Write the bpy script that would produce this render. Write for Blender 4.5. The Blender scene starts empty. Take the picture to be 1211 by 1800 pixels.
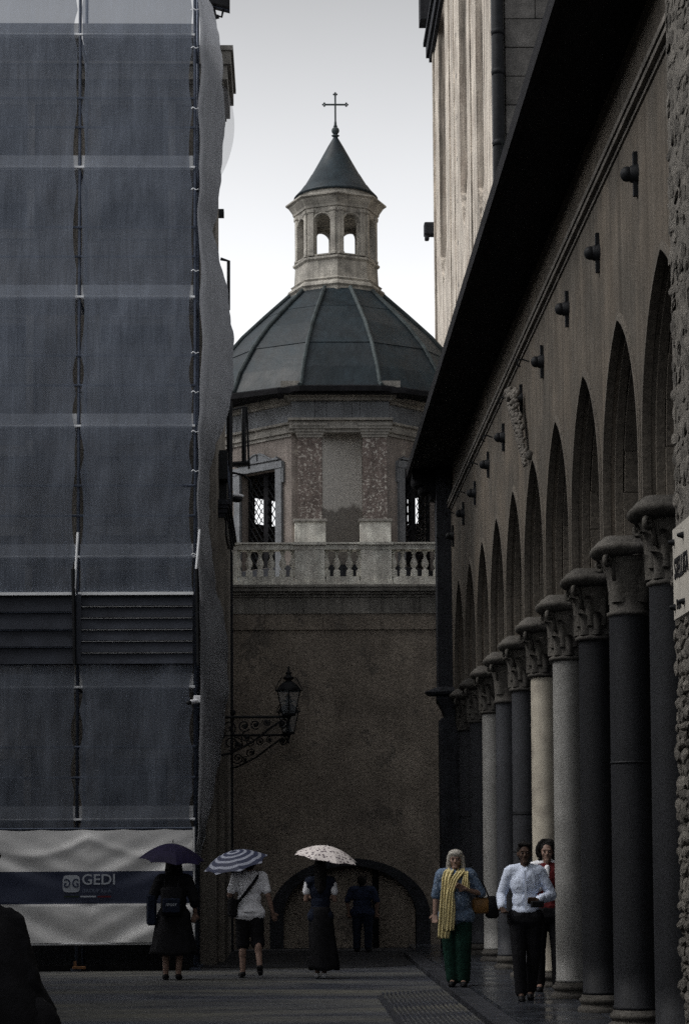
import bpy, math, random
from mathutils import Vector, Matrix, Euler, noise
PI = math.pi
R = math.radians
rnd = random.Random(7)
sc = bpy.context.scene
COL = sc.collection

# ------------------------------------------------------------------ camera
F, CX0, CY0 = 3840.0, 605.5, 900.0
CAM = Vector((0, 0, 1.66))
YAW, PITCH, ROLL = R(1.5), R(5.0), 0.0065
Rm = (Matrix.Rotation(-YAW, 3, 'Z') @ Matrix.Rotation(R(90) + PITCH, 3, 'X') @ Matrix.Rotation(-ROLL, 3, 'Z'))
_d = Rm.transposed() @ Vector((0, 1, 0))
PX, PY = 505 - F * _d.x / (-_d.z), 1512 + F * _d.y / (-_d.z)
cd = bpy.data.cameras.new('camera')
cd.lens, cd.sensor_width, cd.sensor_fit = 76.8, 36, 'AUTO'
cd.shift_x, cd.shift_y = (CX0 - PX) / 1800, (PY - CY0) / 1800
cd.clip_start, cd.clip_end = 0.1, 2000
cam = bpy.data.objects.new('camera', cd); COL.objects.link(cam)
cam.matrix_world = Matrix.Translation(CAM) @ Rm.to_4x4()
sc.camera = cam

def at(u, v, Y):
    "world (x, z) of the place seen at photo pixel u, v on the plane y = Y"
    d = Rm @ Vector(((u - PX) / F, -(v - PY) / F, -1))
    t = Y / d.y
    return CAM.x + d.x * t, CAM.z + d.z * t
def ax(u, v, Y): return at(u, v, Y)[0]
def az(u, v, Y): return at(u, v, Y)[1]
def yx(u, v, X):
    "depth and height of the place seen at pixel u, v on the plane x = X"
    d = Rm @ Vector(((u - PX) / F, -(v - PY) / F, -1))
    t = X / d.x
    return d.y * t, CAM.z + d.z * t

# ------------------------------------------------------------------ light
SUN_EL, SUN_AZ = R(50), R(-98)          # azimuth from +Y, negative = to the left
SKY_STRENGTH, EXPOSURE = 0.12, 0.78
w = bpy.data.worlds.new("World"); sc.world = w; w.use_nodes = True
nt = w.node_tree; nt.nodes.clear()
out = nt.nodes.new('ShaderNodeOutputWorld'); bg = nt.nodes.new('ShaderNodeBackground')
sky = nt.nodes.new('ShaderNodeTexSky'); sky.sky_type = 'NISHITA'; sky.sun_disc = False
sky.sun_elevation = SUN_EL; sky.sun_rotation = SUN_AZ; sky.dust_density = 4.0; sky.air_density = 1.0; sky.ozone_density = 1.0
hs = nt.nodes.new('ShaderNodeHueSaturation'); hs.inputs['Saturation'].default_value = 0.08
tcw = nt.nodes.new('ShaderNodeTexCoord'); nzw = nt.nodes.new('ShaderNodeTexNoise'); nzw.inputs['Scale'].default_value = 2.2; nzw.inputs['Detail'].default_value = 5
mrw = nt.nodes.new('ShaderNodeMapRange'); mrw.inputs[1].default_value = .3; mrw.inputs[2].default_value = .7; mrw.inputs[3].default_value = 0.93; mrw.inputs[4].default_value = 1.07
mlw = nt.nodes.new('ShaderNodeVectorMath'); mlw.operation = 'SCALE'
nt.links.new(tcw.outputs['Generated'], nzw.inputs['Vector']); nt.links.new(nzw.outputs['Fac'], mrw.inputs[0])
nt.links.new(sky.outputs['Color'], hs.inputs['Color']); nt.links.new(hs.outputs['Color'], mlw.inputs[0]); nt.links.new(mrw.outputs[0], mlw.inputs['Scale'])
spw = nt.nodes.new('ShaderNodeSeparateXYZ'); nt.links.new(tcw.outputs['Generated'], spw.inputs[0])      # overcast brightening towards the horizon
grw = nt.nodes.new('ShaderNodeMapRange'); grw.inputs[1].default_value = .22; grw.inputs[2].default_value = .40; grw.inputs[3].default_value = 1.70; grw.inputs[4].default_value = .70
nt.links.new(spw.outputs['Z'], grw.inputs[0]); ml2 = nt.nodes.new('ShaderNodeVectorMath'); ml2.operation = 'SCALE'
nt.links.new(mlw.outputs['Vector'], ml2.inputs[0]); nt.links.new(grw.outputs[0], ml2.inputs['Scale']); nt.links.new(ml2.outputs['Vector'], bg.inputs['Color']); bg.inputs['Strength'].default_value = SKY_STRENGTH
nt.links.new(bg.outputs[0], out.inputs['Surface'])
sl = bpy.data.lights.new('sun', 'SUN'); sl.energy = 0.5; sl.angle = R(25); sl.color = (1, 0.95, 0.88)
so = bpy.data.objects.new('sun', sl); COL.objects.link(so)
sdir = Vector((math.sin(SUN_AZ) * math.cos(SUN_EL), math.cos(SUN_AZ) * math.cos(SUN_EL), math.sin(SUN_EL)))
so.rotation_euler = sdir.to_track_quat('Z', 'Y').to_euler()
sc.cycles.use_denoising = False      # keep the fine grain of a high-ISO photograph
vs = sc.view_settings
vs.view_transform = 'Standard'; vs.look = 'None'; vs.gamma = 1; vs.use_curve_mapping = False; vs.exposure = EXPOSURE

# ------------------------------------------------------------------ materials
def mat(name, col, rough=.85, var=.25, scale=3, bump=.25, bscale=25, streak=0, stain=None, stain_amt=.5, stain_scale=.7,
        metal=0, rnd_=0, stretch=(1, 1, 1), spec=.4, grain=0, rvar=0, patch=None):
    m = bpy.data.materials.new(name); m.use_nodes = True
    n, l = m.node_tree.nodes, m.node_tree.links
    b = n['Principled BSDF']; b.inputs['Roughness'].default_value = rough; b.inputs['Metallic'].default_value = metal
    b.inputs['Specular IOR Level'].default_value = spec if max(col) > .1 or rough < .4 else (.22 if name == 'dark_lead_sheet' else min(spec, .12))
    tc = n.new('ShaderNodeTexCoord'); mp = n.new('ShaderNodeMapping'); mp.inputs['Scale'].default_value = stretch
    l.new(tc.outputs['Object'], mp.inputs['Vector'])
    def nz(sc_, det=6, vec=None, rgh=.6):
        t = n.new('ShaderNodeTexNoise'); t.inputs['Scale'].default_value = sc_; t.inputs['Detail'].default_value = det; t.inputs['Roughness'].default_value = rgh
        l.new(vec or mp.outputs['Vector'], t.inputs['Vector']); return t.outputs['Fac']
    def ramp(fac, a, b_, lo=0., hi=1.):
        r = n.new('ShaderNodeMapRange'); r.inputs[1].default_value = lo; r.inputs[2].default_value = hi
        r.inputs[3].default_value = a; r.inputs[4].default_value = b_; l.new(fac, r.inputs[0]); return r.outputs[0]
    def mix(fac, a, b_, mode='MIX'):
        x = n.new('ShaderNodeMix'); x.data_type = 'RGBA'; x.blend_type = mode
        for s, val in ((x.inputs[0], fac), (x.inputs[6], a), (x.inputs[7], b_)):
            if isinstance(val, (float, int)): s.default_value = val
            elif isinstance(val, tuple): s.default_value = (*val[:3], 1)
            else: l.new(val, s)
        return x.outputs[2]
    def scale_(c, f):
        x = n.new('ShaderNodeVectorMath'); x.operation = 'SCALE'; l.new(c, x.inputs[0]); l.new(f, x.inputs['Scale']); return x.outputs[0]
    lo = tuple(c * (1 - var) for c in col); hi = tuple(min(.95, c * (1 + var)) for c in col)
    c = mix(ramp(nz(scale), 0, 1, .3, .7), lo, hi)
    if patch:                                     # (colour, scale, threshold)
        c = mix(ramp(nz(patch[1], 8, rgh=.7), 0, 1, patch[2], patch[2] + .04), c, patch[0])
    if stain:
        c = mix(ramp(nz(stain_scale, 5), 0, stain_amt, .42, .68), c, stain)
    if streak:
        mp2 = n.new('ShaderNodeMapping'); mp2.inputs['Scale'].default_value = (3.2, 3.2, .16); l.new(tc.outputs['Object'], mp2.inputs['Vector'])
        c = scale_(c, ramp(nz(2.2, 7, mp2.outputs['Vector'], .65), 1 - streak, 1 + streak * .35, .35, .65))
    if grain:
        c = scale_(c, ramp(nz(grain, 3), .62, 1.38, .3, .7))
    if rnd_:
        oi = n.new('ShaderNodeObjectInfo'); c = scale_(c, ramp(oi.outputs['Random'], 1 - rnd_, 1 + rnd_))
    l.new(c, b.inputs['Base Color'])
    if rvar:
        l.new(ramp(nz(scale * .5, 5), max(.05, rough - rvar), min(1, rough + rvar), .35, .65), b.inputs['Roughness'])
    if bump:
        bp = n.new('ShaderNodeBump'); bp.inputs['Strength'].default_value = bump; bp.inputs['Distance'].default_value = .02
        l.new(nz(bscale, 6), bp.inputs['Height']); l.new(bp.outputs['Normal'], b.inputs['Normal'])
    m['nodes'] = 1
    return m

M = {}
M['street'] = mat('street_stone', (.055, .060, .076), .55, .35, 1.1, .5, 9, stretch=(.45, 1.6, 1), stain=(.13, .125, .10), stain_amt=.85, stain_scale=.55, rvar=.22, grain=16)
M['asphalt'] = mat('asphalt', (.035, .036, .04), .7, .3, 2, .3, 40, rvar=.2)
M['pave'] = mat('wet_dark_paving', (.032, .036, .045), .22, .4, 2.5, .15, 6, rvar=.14, rnd_=.15, spec=.5)
M['kerb'] = mat('kerb_stone', (.035, .037, .044), .5, .3, 4, .3, 20, rnd_=.15)
M['arcade'] = mat('ochre_plaster', (.088, .079, .068), .9, .24, 2.0, .5, 14, streak=.32, stain=(.17, .14, .11), stain_amt=.55, stain_scale=.8, grain=55)
M['reveal'] = mat('arch_stone', (.105, .092, .076), .85, .25, 3, .45, 20, streak=.3, stain=(.07, .06, .05), stain_amt=.6, rnd_=.14, grain=40)
M['cornice'] = mat('string_stone', (.11, .10, .088), .85, .3, 3, .4, 20, streak=.3, grain=40)
M['capital'] = mat('capital_stone', (.085, .08, .072), .8, .4, 5, .6, 22, stain=(.035, .033, .033), stain_amt=.85, stain_scale=2.2, rnd_=.22, grain=60)
M['granite_dark'] = mat('dark_granite', (.020, .021, .024), .6, .18, 3, .2, 70, grain=70, rnd_=.16, streak=.15)
M['granite'] = mat('grey_granite', (.043, .045, .051), .5, .18, 3, .2, 70, grain=70, rnd_=.16, stain=(.06, .062, .07), stain_amt=.4)
M['granite_light'] = mat('light_granite', (.22, .218, .21), .5, .2, 3, .2, 70, grain=70, streak=.12)
M['marble'] = mat('veined_marble', (.52, .48, .4), .4, .15, 2, .1, 30, stain=(.17, .15, .13), stain_amt=.6, stain_scale=4, streak=.18)
M['dark_stone'] = mat('dark_and_shaded_stone', (.032, .034, .04), .9, .35, 3, .4, 20, streak=.25, grain=40)  # plain dark stone; on drum band and end pier it carries their shade
M['interior'] = mat('portico_interior', (.07, .068, .066), .9, .3, 2, .3, 14)
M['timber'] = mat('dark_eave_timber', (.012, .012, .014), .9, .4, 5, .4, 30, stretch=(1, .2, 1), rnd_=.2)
M['tile'] = mat('old_roof_tile', (.06, .05, .042), .9, .35, 6, .4, 30, rnd_=.3)
M['iron'] = mat('black_iron', (.012, .013, .015), .55, .3, 8, .1, 60, metal=.2)
M['rubble'] = mat('rubble_stone', (.17, .158, .14), .95, .4, 7, .9, 22, stain=(.06, .056, .052), stain_amt=.75, stain_scale=4, rnd_=.4, grain=50)
M['mortar'] = mat('lime_mortar', (.11, .102, .09), .95, .3, 8, .8, 30)
M['plaque'] = mat('marble_plaque', (.42, .4, .36), .6, .12, 6, .1, 40, stain=(.4, .37, .33), stain_amt=.5, stain_scale=2)
M['ink'] = mat('plaque_letter_black', (.02, .02, .022), .6, .2, 8, 0)
M['wallfar'] = mat('brown_rough_plaster', (.265, .228, .19), .95, .3, 1.6, .8, 16, streak=.12, stain=(.14, .12, .105), stain_amt=.6, stain_scale=.6, grain=26, patch=((.17, .15, .13), 1.3, .57))
M['balus'] = mat('weathered_limestone', (.82, .78, .71), .85, .22, 5, .5, 28, stain=(.3, .285, .26), stain_amt=.6, stain_scale=3, streak=.3, rnd_=.08, grain=60)
M['corn2'] = mat('grimy_limestone', (.30, .285, .26), .9, .3, 3, .5, 24, streak=.4, stain=(.08, .078, .075), stain_amt=.6, stain_scale=1.5, rnd_=.1, grain=50)
M['red'] = mat('flaking_red_plaster', (.165, .134, .122), .95, .4, 7, .6, 22, streak=.25, patch=((.5, .47, .43), 16, .535), stain=(.11, .08, .07), stain_amt=.5, stain_scale=2, grain=50)
M['drum'] = mat('brown_red_plaster', (.215, .188, .172), .95, .25, 2.4, .5, 20, streak=.25, patch=((.38, .35, .31), 3.2, .63), grain=40)
M['niche'] = mat('grey_render', (.26, .245, .22), .95, .1, 2, .5, 30, streak=.1, grain=50)
M['damp'] = mat('damp_render', (.13, .118, .105), .9, .15, 3, .4, 30, grain=50)
M['bluestone'] = mat('grey_blue_stone', (.17, .18, .195), .85, .2, 4, .4, 24, streak=.2, rnd_=.1, grain=40)
M['lead'] = mat('dark_lead_sheet', (.016, .026, .033), .5, .35, 1.8, .5, 9, streak=.3, stain=(.03, .034, .038), stain_amt=.6, stain_scale=1.2, rvar=.08, rnd_=.05, spec=.5)
M['leadrib'] = mat('lead_roll', (.05, .062, .065), .55, .45, 5, .3, 20, rnd_=.15, spec=.5)
M['lantern'] = mat('lantern_limestone', (.38, .36, .32), .9, .3, 3.5, .5, 26, streak=.35, stain=(.09, .085, .08), stain_amt=.6, stain_scale=2.2, rnd_=.08, grain=50)
M['tower'] = mat('pale_streaked_limestone', (.58, .525, .455), .9, .18, 2, .5, 20, streak=.75, patch=((.15, .13, .11), 2.6, .68), stain=(.25, .2, .16), stain_amt=.6, stain_scale=1.1, grain=30)
M['ashlar'] = mat('shade_dark_ashlar', (.11, .105, .10), .9, .4, 2.5, .6, 14, stain=(.035, .035, .035), stain_amt=.7, stain_scale=1.3, rnd_=.3, grain=40)  # wall faces away from the light; that shade is in the colour
M['palazzo'] = mat('palazzo_render', (.22, .2, .175), .9, .25, 2, .4, 18, streak=.35, rnd_=.1, grain=40)
M['steel'] = mat('galvanised_steel', (.07, .085, .12), .5, .3, 6, .1, 40, metal=.5)
M['deck'] = mat('galvanised_deck', (.55, .56, .58), .5, .2, 5, .1, 30, metal=.2)
M['alu'] = mat('bright_flashing', (.8, .82, .85), .45, .1, 5, .05, 30)
M['plank'] = mat('dark_hoarding', (.03, .034, .045), .55, .3, 3, .2, 20, rnd_=.2)
M['white'] = mat('white_plastic', (.72, .73, .76), .4, .05, 5, 0)
M['blackp'] = mat('black_plastic', (.015, .016, .018), .5, .2, 5, 0)
M['glassdark'] = mat('dark_window_glass', (.015, .017, .02), .12, .2, 5, 0, spec=.6)
M['green_dark'] = mat('dark_ivy_leaf', (.02, .03, .018), .7, .3, 6, 0)
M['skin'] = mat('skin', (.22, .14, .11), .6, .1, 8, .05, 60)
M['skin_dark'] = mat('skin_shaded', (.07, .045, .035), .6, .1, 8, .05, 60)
M['blackcloth'] = mat('black_cloth', (.010, .010, .012), .9, .3, 12, .3, 60)
M['navycloth'] = mat('navy_cloth', (.012, .016, .03), .9, .3, 12, .3, 60)
M['whitecloth'] = mat('white_cotton', (.82, .83, .88), .85, .06, 10, .25, 30)
M['bluecloth'] = mat('pale_blue_shirt', (.62, .69, .84), .85, .08, 10, .25, 30)
M['denim'] = mat('blue_print_blouse', (.09, .135, .21), .85, .35, 30, .3, 40, patch=((.4, .47, .58), 34, .57))
M['duskblue'] = mat('dark_blue_shirt', (.018, .025, .05), .9, .25, 10, .25, 40)
M['greencloth'] = mat('green_trousers', (.008, .030, .022), .85, .3, 9, .3, 40)
M['yellow'] = mat('pale_yellow_scarf', (.62, .53, .27), .9, .14, 14, .5, 60, stretch=(6, 6, .6))
M['red_cloth'] = mat('red_jacket', (.10, .016, .018), .85, .2, 12, .2, 40)
M['ochre'] = mat('ochre_leather', (.18, .09, .025), .6, .3, 9, .2, 30)
M['timber_orange'] = mat('orange_stained_wood', (.12, .055, .02), .8, .3, 8, .2)
M['hair_black'] = mat('dark_hair', (.010, .009, .009), .6, .3, 20, .6, 90, stretch=(6, 6, 1))
M['hair_white'] = mat('blond_grey_hair', (.42, .40, .36), .6, .25, 20, .6, 90, stretch=(6, 6, 1))
M['shoe_w'] = mat('white_shoe', (.6, .6, .62), .6, .1, 9, 0)
M['shoe_b'] = mat('black_shoe', (.012, .012, .014), .5, .2, 9, 0)
M['purple'] = mat('purple_umbrella_cloth', (.012, .009, .032), .6, .2, 8, .1, 40)
M['eye'] = mat('eye', (.03, .02, .02), .2, .1, 5, 0)

def custom(name, build, rough=.7):
    m = bpy.data.materials.new(name); m.use_nodes = True
    build(m.node_tree.nodes, m.node_tree.links, m.node_tree.nodes['Principled BSDF'], m.node_tree.nodes['Material Output'])
    m.node_tree.nodes['Principled BSDF'].inputs['Roughness'].default_value = rough
    return m
def math_(n, l, op, a, b=None, c=None):
    x = n.new('ShaderNodeMath'); x.operation = op
    for i, v in enumerate((a, b, c)):
        if v is None: continue
        if isinstance(v, (int, float)): x.inputs[i].default_value = v
        else: l.new(v, x.inputs[i])
    return x.outputs[0]
def _net(tr, col):
    def f(n, l, b, o):
        tc = n.new('ShaderNodeTexCoord')
        mp = n.new('ShaderNodeMapping'); mp.inputs['Scale'].default_value = (9, 9, .35); l.new(tc.outputs['Object'], mp.inputs['Vector'])
        nz = n.new('ShaderNodeTexNoise'); nz.inputs['Scale'].default_value = 3; nz.inputs['Detail'].default_value = 7; nz.inputs['Roughness'].default_value = .75; l.new(mp.outputs[0], nz.inputs['Vector'])
        mp2 = n.new('ShaderNodeMapping'); mp2.inputs['Scale'].default_value = (1, 1, 9); l.new(tc.outputs['Object'], mp2.inputs['Vector'])
        n2 = n.new('ShaderNodeTexNoise'); n2.inputs['Scale'].default_value = 9; n2.inputs['Detail'].default_value = 5; n2.inputs['Roughness'].default_value = .8; l.new(mp2.outputs[0], n2.inputs['Vector'])
        n3 = n.new('ShaderNodeTexNoise'); n3.inputs['Scale'].default_value = 70; n3.inputs['Detail'].default_value = 2; l.new(tc.outputs['Object'], n3.inputs['Vector'])
        s = math_(n, l, 'ADD', math_(n, l, 'MULTIPLY', nz.outputs['Fac'], .6), math_(n, l, 'MULTIPLY', n2.outputs['Fac'], .4))
        s = math_(n, l, 'ADD', math_(n, l, 'MULTIPLY', s, .7), math_(n, l, 'MULTIPLY', n3.outputs['Fac'], .3))
        r = n.new('ShaderNodeMapRange'); r.inputs[1].default_value = .35; r.inputs[2].default_value = .65; r.inputs[3].default_value = .6; r.inputs[4].default_value = 1.4; l.new(s, r.inputs[0])
        vm = n.new('ShaderNodeVectorMath'); vm.operation = 'SCALE'; vm.inputs[0].default_value = col; l.new(r.outputs[0], vm.inputs['Scale'])
        d = n.new('ShaderNodeBsdfDiffuse'); l.new(vm.outputs[0], d.inputs['Color'])
        t = n.new('ShaderNodeBsdfTranslucent'); l.new(vm.outputs[0], t.inputs['Color'])
        m1 = n.new('ShaderNodeMixShader'); m1.inputs[0].default_value = .42; l.new(d.outputs[0], m1.inputs[1]); l.new(t.outputs[0], m1.inputs[2])
        tp = n.new('ShaderNodeBsdfTransparent')
        m2 = n.new('ShaderNodeMixShader')
        l.new(math_(n, l, 'SUBTRACT', tr + .12, math_(n, l, 'MULTIPLY', s, .24)), m2.inputs[0])
        l.new(m1.outputs[0], m2.inputs[1]); l.new(tp.outputs[0], m2.inputs[2]); l.new(m2.outputs[0], o.inputs['Surface'])
    return f
M['net'] = custom('scaffold_netting', _net(.29, (.195, .222, .275)))
M['net_side'] = custom('side_netting', _net(.06, (.31, .32, .345)))
M['net_thin'] = custom('thin_netting', _net(.66, (.3, .3, .32)))
def _glass(n, l, b, o):
    b.inputs['Base Color'].default_value = (.3, .33, .36, 1); tp = n.new('ShaderNodeBsdfTransparent'); m2 = n.new('ShaderNodeMixShader'); m2.inputs[0].default_value = .8
    l.new(b.outputs[0], m2.inputs[1]); l.new(tp.outputs[0], m2.inputs[2]); l.new(m2.outputs[0], o.inputs['Surface'])
M['glass'] = custom('lantern_glass', _glass, .1)
def _banner(n, l, b, o):
    tc = n.new('ShaderNodeTexCoord'); sp = n.new('ShaderNodeSeparateXYZ'); l.new(tc.outputs['Object'], sp.inputs[0])
    z = sp.outputs['Z']; band = math_(n, l, 'MULTIPLY', math_(n, l, 'GREATER_THAN', z, BZ0), math_(n, l, 'LESS_THAN', z, BZ1))
    nz = n.new('ShaderNodeTexNoise'); nz.inputs['Scale'].default_value = 3; nz.inputs['Detail'].default_value = 8; l.new(tc.outputs['Object'], nz.inputs['Vector'])
    rr = n.new('ShaderNodeMapRange'); rr.inputs[3].default_value = .6; rr.inputs[4].default_value = .88; l.new(nz.outputs['Fac'], rr.inputs[0])
    x = n.new('ShaderNodeMix'); x.data_type = 'RGBA'; l.new(band, x.inputs[0]); l.new(rr.outputs[0], x.inputs[6]); x.inputs[7].default_value = (.018, .026, .06, 1)
    l.new(x.outputs[2], b.inputs['Base Color'])
def radial(n, l):
    tc = n.new('ShaderNodeTexCoord'); sp = n.new('ShaderNodeSeparateXYZ'); l.new(tc.outputs['Object'], sp.inputs[0])
    r2 = math_(n, l, 'ADD', math_(n, l, 'MULTIPLY', sp.outputs['X'], sp.outputs['X']), math_(n, l, 'MULTIPLY', sp.outputs['Y'], sp.outputs['Y']))
    return tc, math_(n, l, 'SQRT', r2)
def _stripe(n, l, b, o):
    tc, r = radial(n, l)
    s = math_(n, l, 'GREATER_THAN', math_(n, l, 'FRACT', math_(n, l, 'MULTIPLY', r, 10.5)), .6)
    x = n.new('ShaderNodeMix'); x.data_type = 'RGBA'; l.new(s, x.inputs[0]); x.inputs[6].default_value = (.02, .027, .065, 1); x.inputs[7].default_value = (.27, .29, .36, 1)
    l.new(x.outputs[2], b.inputs['Base Color'])
M['stripe'] = custom('striped_umbrella_cloth', _stripe)
def _dots(n, l, b, o):
    tc = n.new('ShaderNodeTexCoord'); vo = n.new('ShaderNodeTexVoronoi'); vo.inputs['Scale'].default_value = 17; vo.inputs['Randomness'].default_value = .55; l.new(tc.outputs['Object'], vo.inputs['Vector'])
    s = math_(n, l, 'LESS_THAN', vo.outputs['Distance'], .33)
    x = n.new('ShaderNodeMix'); x.data_type = 'RGBA'; l.new(s, x.inputs[0]); x.inputs[6].default_value = (.78, .72, .7, 1); x.inputs[7].default_value = (.13, .1, .12, 1)
    l.new(x.outputs[2], b.inputs['Base Color'])
M['dots'] = custom('dotted_umbrella_cloth', _dots)

# ------------------------------------------------------------------ mesh helpers
class MB:
    def __init__(s): s.v = []; s.f = []
    def add(s, vs, fs):
        o = len(s.v); s.v += [tuple(x) for x in vs]; s.f += [tuple(i + o for i in f) for f in fs]; return s
    def box(s, x0, x1, y0, y1, z0, z1):
        return s.add([(x, y, z) for x in (x0, x1) for y in (y0, y1) for z in (z0, z1)],
                     [(0, 1, 3, 2), (4, 6, 7, 5), (0, 4, 5, 1), (2, 3, 7, 6), (0, 2, 6, 4), (1, 5, 7, 3)])
    def cbox(s, c, h, rz=0, bev=0):
        "box by centre and half sizes, turned by rz, with bevelled vertical and top edges"
        hx, hy, hz = h; m = Matrix.Rotation(rz, 3, 'Z')
        if bev:
            k = min(bev, hx * .45, hy * .45, hz * .45)
            ring = [(-hx + k, -hy), (hx - k, -hy), (hx, -hy + k), (hx, hy - k), (hx - k, hy), (-hx + k, hy), (-hx, hy - k), (-hx, -hy + k)]
            lv = [(-hz, .97), (-hz + k, 1), (hz - k, 1), (hz, 1)]
            V = []
            for i, (z, q) in enumerate(lv):
                sx, sy = ((hx - k) / hx, (hy - k) / hy) if i in (0, 3) else (1, 1)
                V += [m @ Vector((x * sx, y * sy, z)) + Vector(c) for x, y in ring]
            Fc = [(i * 8 + j, i * 8 + (j + 1) % 8, (i + 1) * 8 + (j + 1) % 8, (i + 1) * 8 + j) for i in range(3) for j in range(8)]
            Fc += [tuple(range(7, -1, -1)), tuple(range(24, 32))]
            return s.add(V, Fc)
        return s.add([m @ Vector((x * hx, y * hy, z * hz)) + Vector(c) for x in (-1, 1) for y in (-1, 1) for z in (-1, 1)],
                     [(0, 1, 3, 2), (4, 6, 7, 5), (0, 4, 5, 1), (2, 3, 7, 6), (0, 2, 6, 4), (1, 5, 7, 3)])
    def lathe(s, prof, c=(0, 0, 0), n=24, a0=0., poly=None, sx=1, sy=1, cap=True):
        "prof = [(r, z)]; poly: superellipse power for a rounded square plan"
        V = []
        for r, z in prof:
            for j in range(n):
                a = a0 + 2 * PI * j / n; ca, sa = math.cos(a), math.sin(a); q = 1
                if poly: q = 1 / (abs(ca) ** poly + abs(sa) ** poly) ** (1 / poly)
                V.append((c[0] + r * q * ca * sx, c[1] + r * q * sa * sy, c[2] + z))
        Fc = [(i * n + j, i * n + (j + 1) % n, (i + 1) * n + (j + 1) % n, (i + 1) * n + j) for i in range(len(prof) - 1) for j in range(n)]
        if cap: Fc += [tuple(range(n - 1, -1, -1)), tuple(range((len(prof) - 1) * n, len(prof) * n))]
        return s.add(V, Fc)
    def tube(s, pts, r, n=6, r1=None):
        pts = [Vector(p) for p in pts]; V = []; up = Vector((0, 0, 1)); L = len(pts)
        pa = None
        for i, p in enumerate(pts):
            d = (pts[min(i + 1, L - 1)] - pts[max(i - 1, 0)]).normalized()
            if pa is None: pa = d.orthogonal().normalized()
            else: pa = (pa - d * pa.dot(d)); pa = pa.normalized() if pa.length > 1e-6 else d.orthogonal().normalized()
            b = d.cross(pa); q = r if r1 is None else r + (r1 - r) * i / (L - 1)
            V += [p + (pa * math.cos(2 * PI * j / n) + b * math.sin(2 * PI * j / n)) * q for j in range(n)]
        Fc = [(i * n + j, i * n + (j + 1) % n, (i + 1) * n + (j + 1) % n, (i + 1) * n + j) for i in range(L - 1) for j in range(n)]
        Fc += [tuple(range(n - 1, -1, -1)), tuple(range((L - 1) * n, L * n))]
        return s.add(V, Fc)
    def cap(s, p0, p1, r0, r1=None, n=12):
        "tapered capsule"
        r1 = r0 if r1 is None else r1; p0, p1 = Vector(p0), Vector(p1); d = p1 - p0; L = d.length
        d = d.normalized() if L > 1e-6 else Vector((0, 0, 1)); a = d.orthogonal().normalized(); b = d.cross(a); V = []
        rings = [(p0 - d * r0 * math.cos(t), r0 * math.sin(t)) for t in (R(18), R(45), R(72), R(90))] + [(p1 + d * r1 * math.cos(t), r1 * math.sin(t)) for t in (R(90), R(72), R(45), R(18))]
        for p, q in rings: V += [p + (a * math.cos(2 * PI * j / n) + b * math.sin(2 * PI * j / n)) * q for j in range(n)]
        Fc = [(i * n + j, i * n + (j + 1) % n, (i + 1) * n + (j + 1) % n, (i + 1) * n + j) for i in range(7) for j in range(n)]
        Fc += [tuple(range(n - 1, -1, -1)), tuple(range(7 * n, 8 * n))]
        return s.add(V, Fc)
    def ell(s, c, r, rot=None, n=14, m=9):
        V = []; rt = Euler(rot).to_matrix() if rot else Matrix.Identity(3)
        for i in range(1, m):
            t = PI * i / m
            for j in range(n):
                a = 2 * PI * j / n
                V.append(Vector(c) + rt @ Vector((r[0] * math.sin(t) * math.cos(a), r[1] * math.sin(t) * math.sin(a), -r[2] * math.cos(t))))
        V += [Vector(c) + rt @ Vector((0, 0, -r[2])), Vector(c) + rt @ Vector((0, 0, r[2]))]
        k = (m - 1) * n
        Fc = [(i * n + j, i * n + (j + 1) % n, (i + 1) * n + (j + 1) % n, (i + 1) * n + j) for i in range(m - 2) for j in range(n)]
        Fc += [(k, (j + 1) % n, j) for j in range(n)] + [(k + 1, (m - 2) * n + j, (m - 2) * n + (j + 1) % n) for j in range(n)]
        return s.add(V, Fc)
    def prism(s, poly, axis, a, b):
        "poly in the two other axes (x,z for 'y'; y,z for 'x'; x,y for 'z'), run from a to b along the axis"
        def P(p, t): return {'x': (t, p[0], p[1]), 'y': (p[0], t, p[1]), 'z': (p[0], p[1], t)}[axis]
        n = len(poly); V = [P(p, a) for p in poly] + [P(p, b) for p in poly]
        return s.add(V, [tuple(range(n)), tuple(range(2 * n - 1, n - 1, -1))] + [(i, i + n, (i + 1) % n + n, (i + 1) % n) for i in range(n)])
    def grid(s, fn, nu, nv):
        return s.add([fn(i / nu, j / nv) for i in range(nu + 1) for j in range(nv + 1)],
                     [(i * (nv + 1) + j, (i + 1) * (nv + 1) + j, (i + 1) * (nv + 1) + j + 1, i * (nv + 1) + j + 1) for i in range(nu) for j in range(nv)])
    def mesh(s, name, m, smooth=False, off=(0, 0, 0)):
        import bmesh
        me = bpy.data.meshes.new(name)
        me.from_pydata([(x - off[0], y - off[1], z - off[2]) for x, y, z in s.v], [], s.f)
        bm = bmesh.new(); bm.from_mesh(me); bmesh.ops.recalc_face_normals(bm, faces=bm.faces); bm.to_mesh(me); bm.free()
        me.materials.append(M[m] if isinstance(m, str) else m)
        if smooth is True: me.polygons.foreach_set('use_smooth', [True] * len(me.polygons))
        return me
    def build(s, name, m, parent=None, smooth=False):
        return link(name, s.mesh(name, m, smooth, org.get(parent.name, (0, 0, 0)) if parent else (0, 0, 0)), parent)
org = {}
def link(name, me, parent=None, loc=None, rot=None, scale=None):
    o = bpy.data.objects.new(name, me); COL.objects.link(o)
    if parent:
        o.parent = parent; org[o.name] = org.get(parent.name, (0, 0, 0))
    if loc is not None:
        q = org.get(parent.name, (0, 0, 0)) if parent else (0, 0, 0); o.location = (loc[0] - q[0], loc[1] - q[1], loc[2] - q[2])
        org[o.name] = tuple(loc)
    if rot is not None: o.rotation_euler = rot
    if scale is not None: o.scale = scale
    return o
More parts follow.
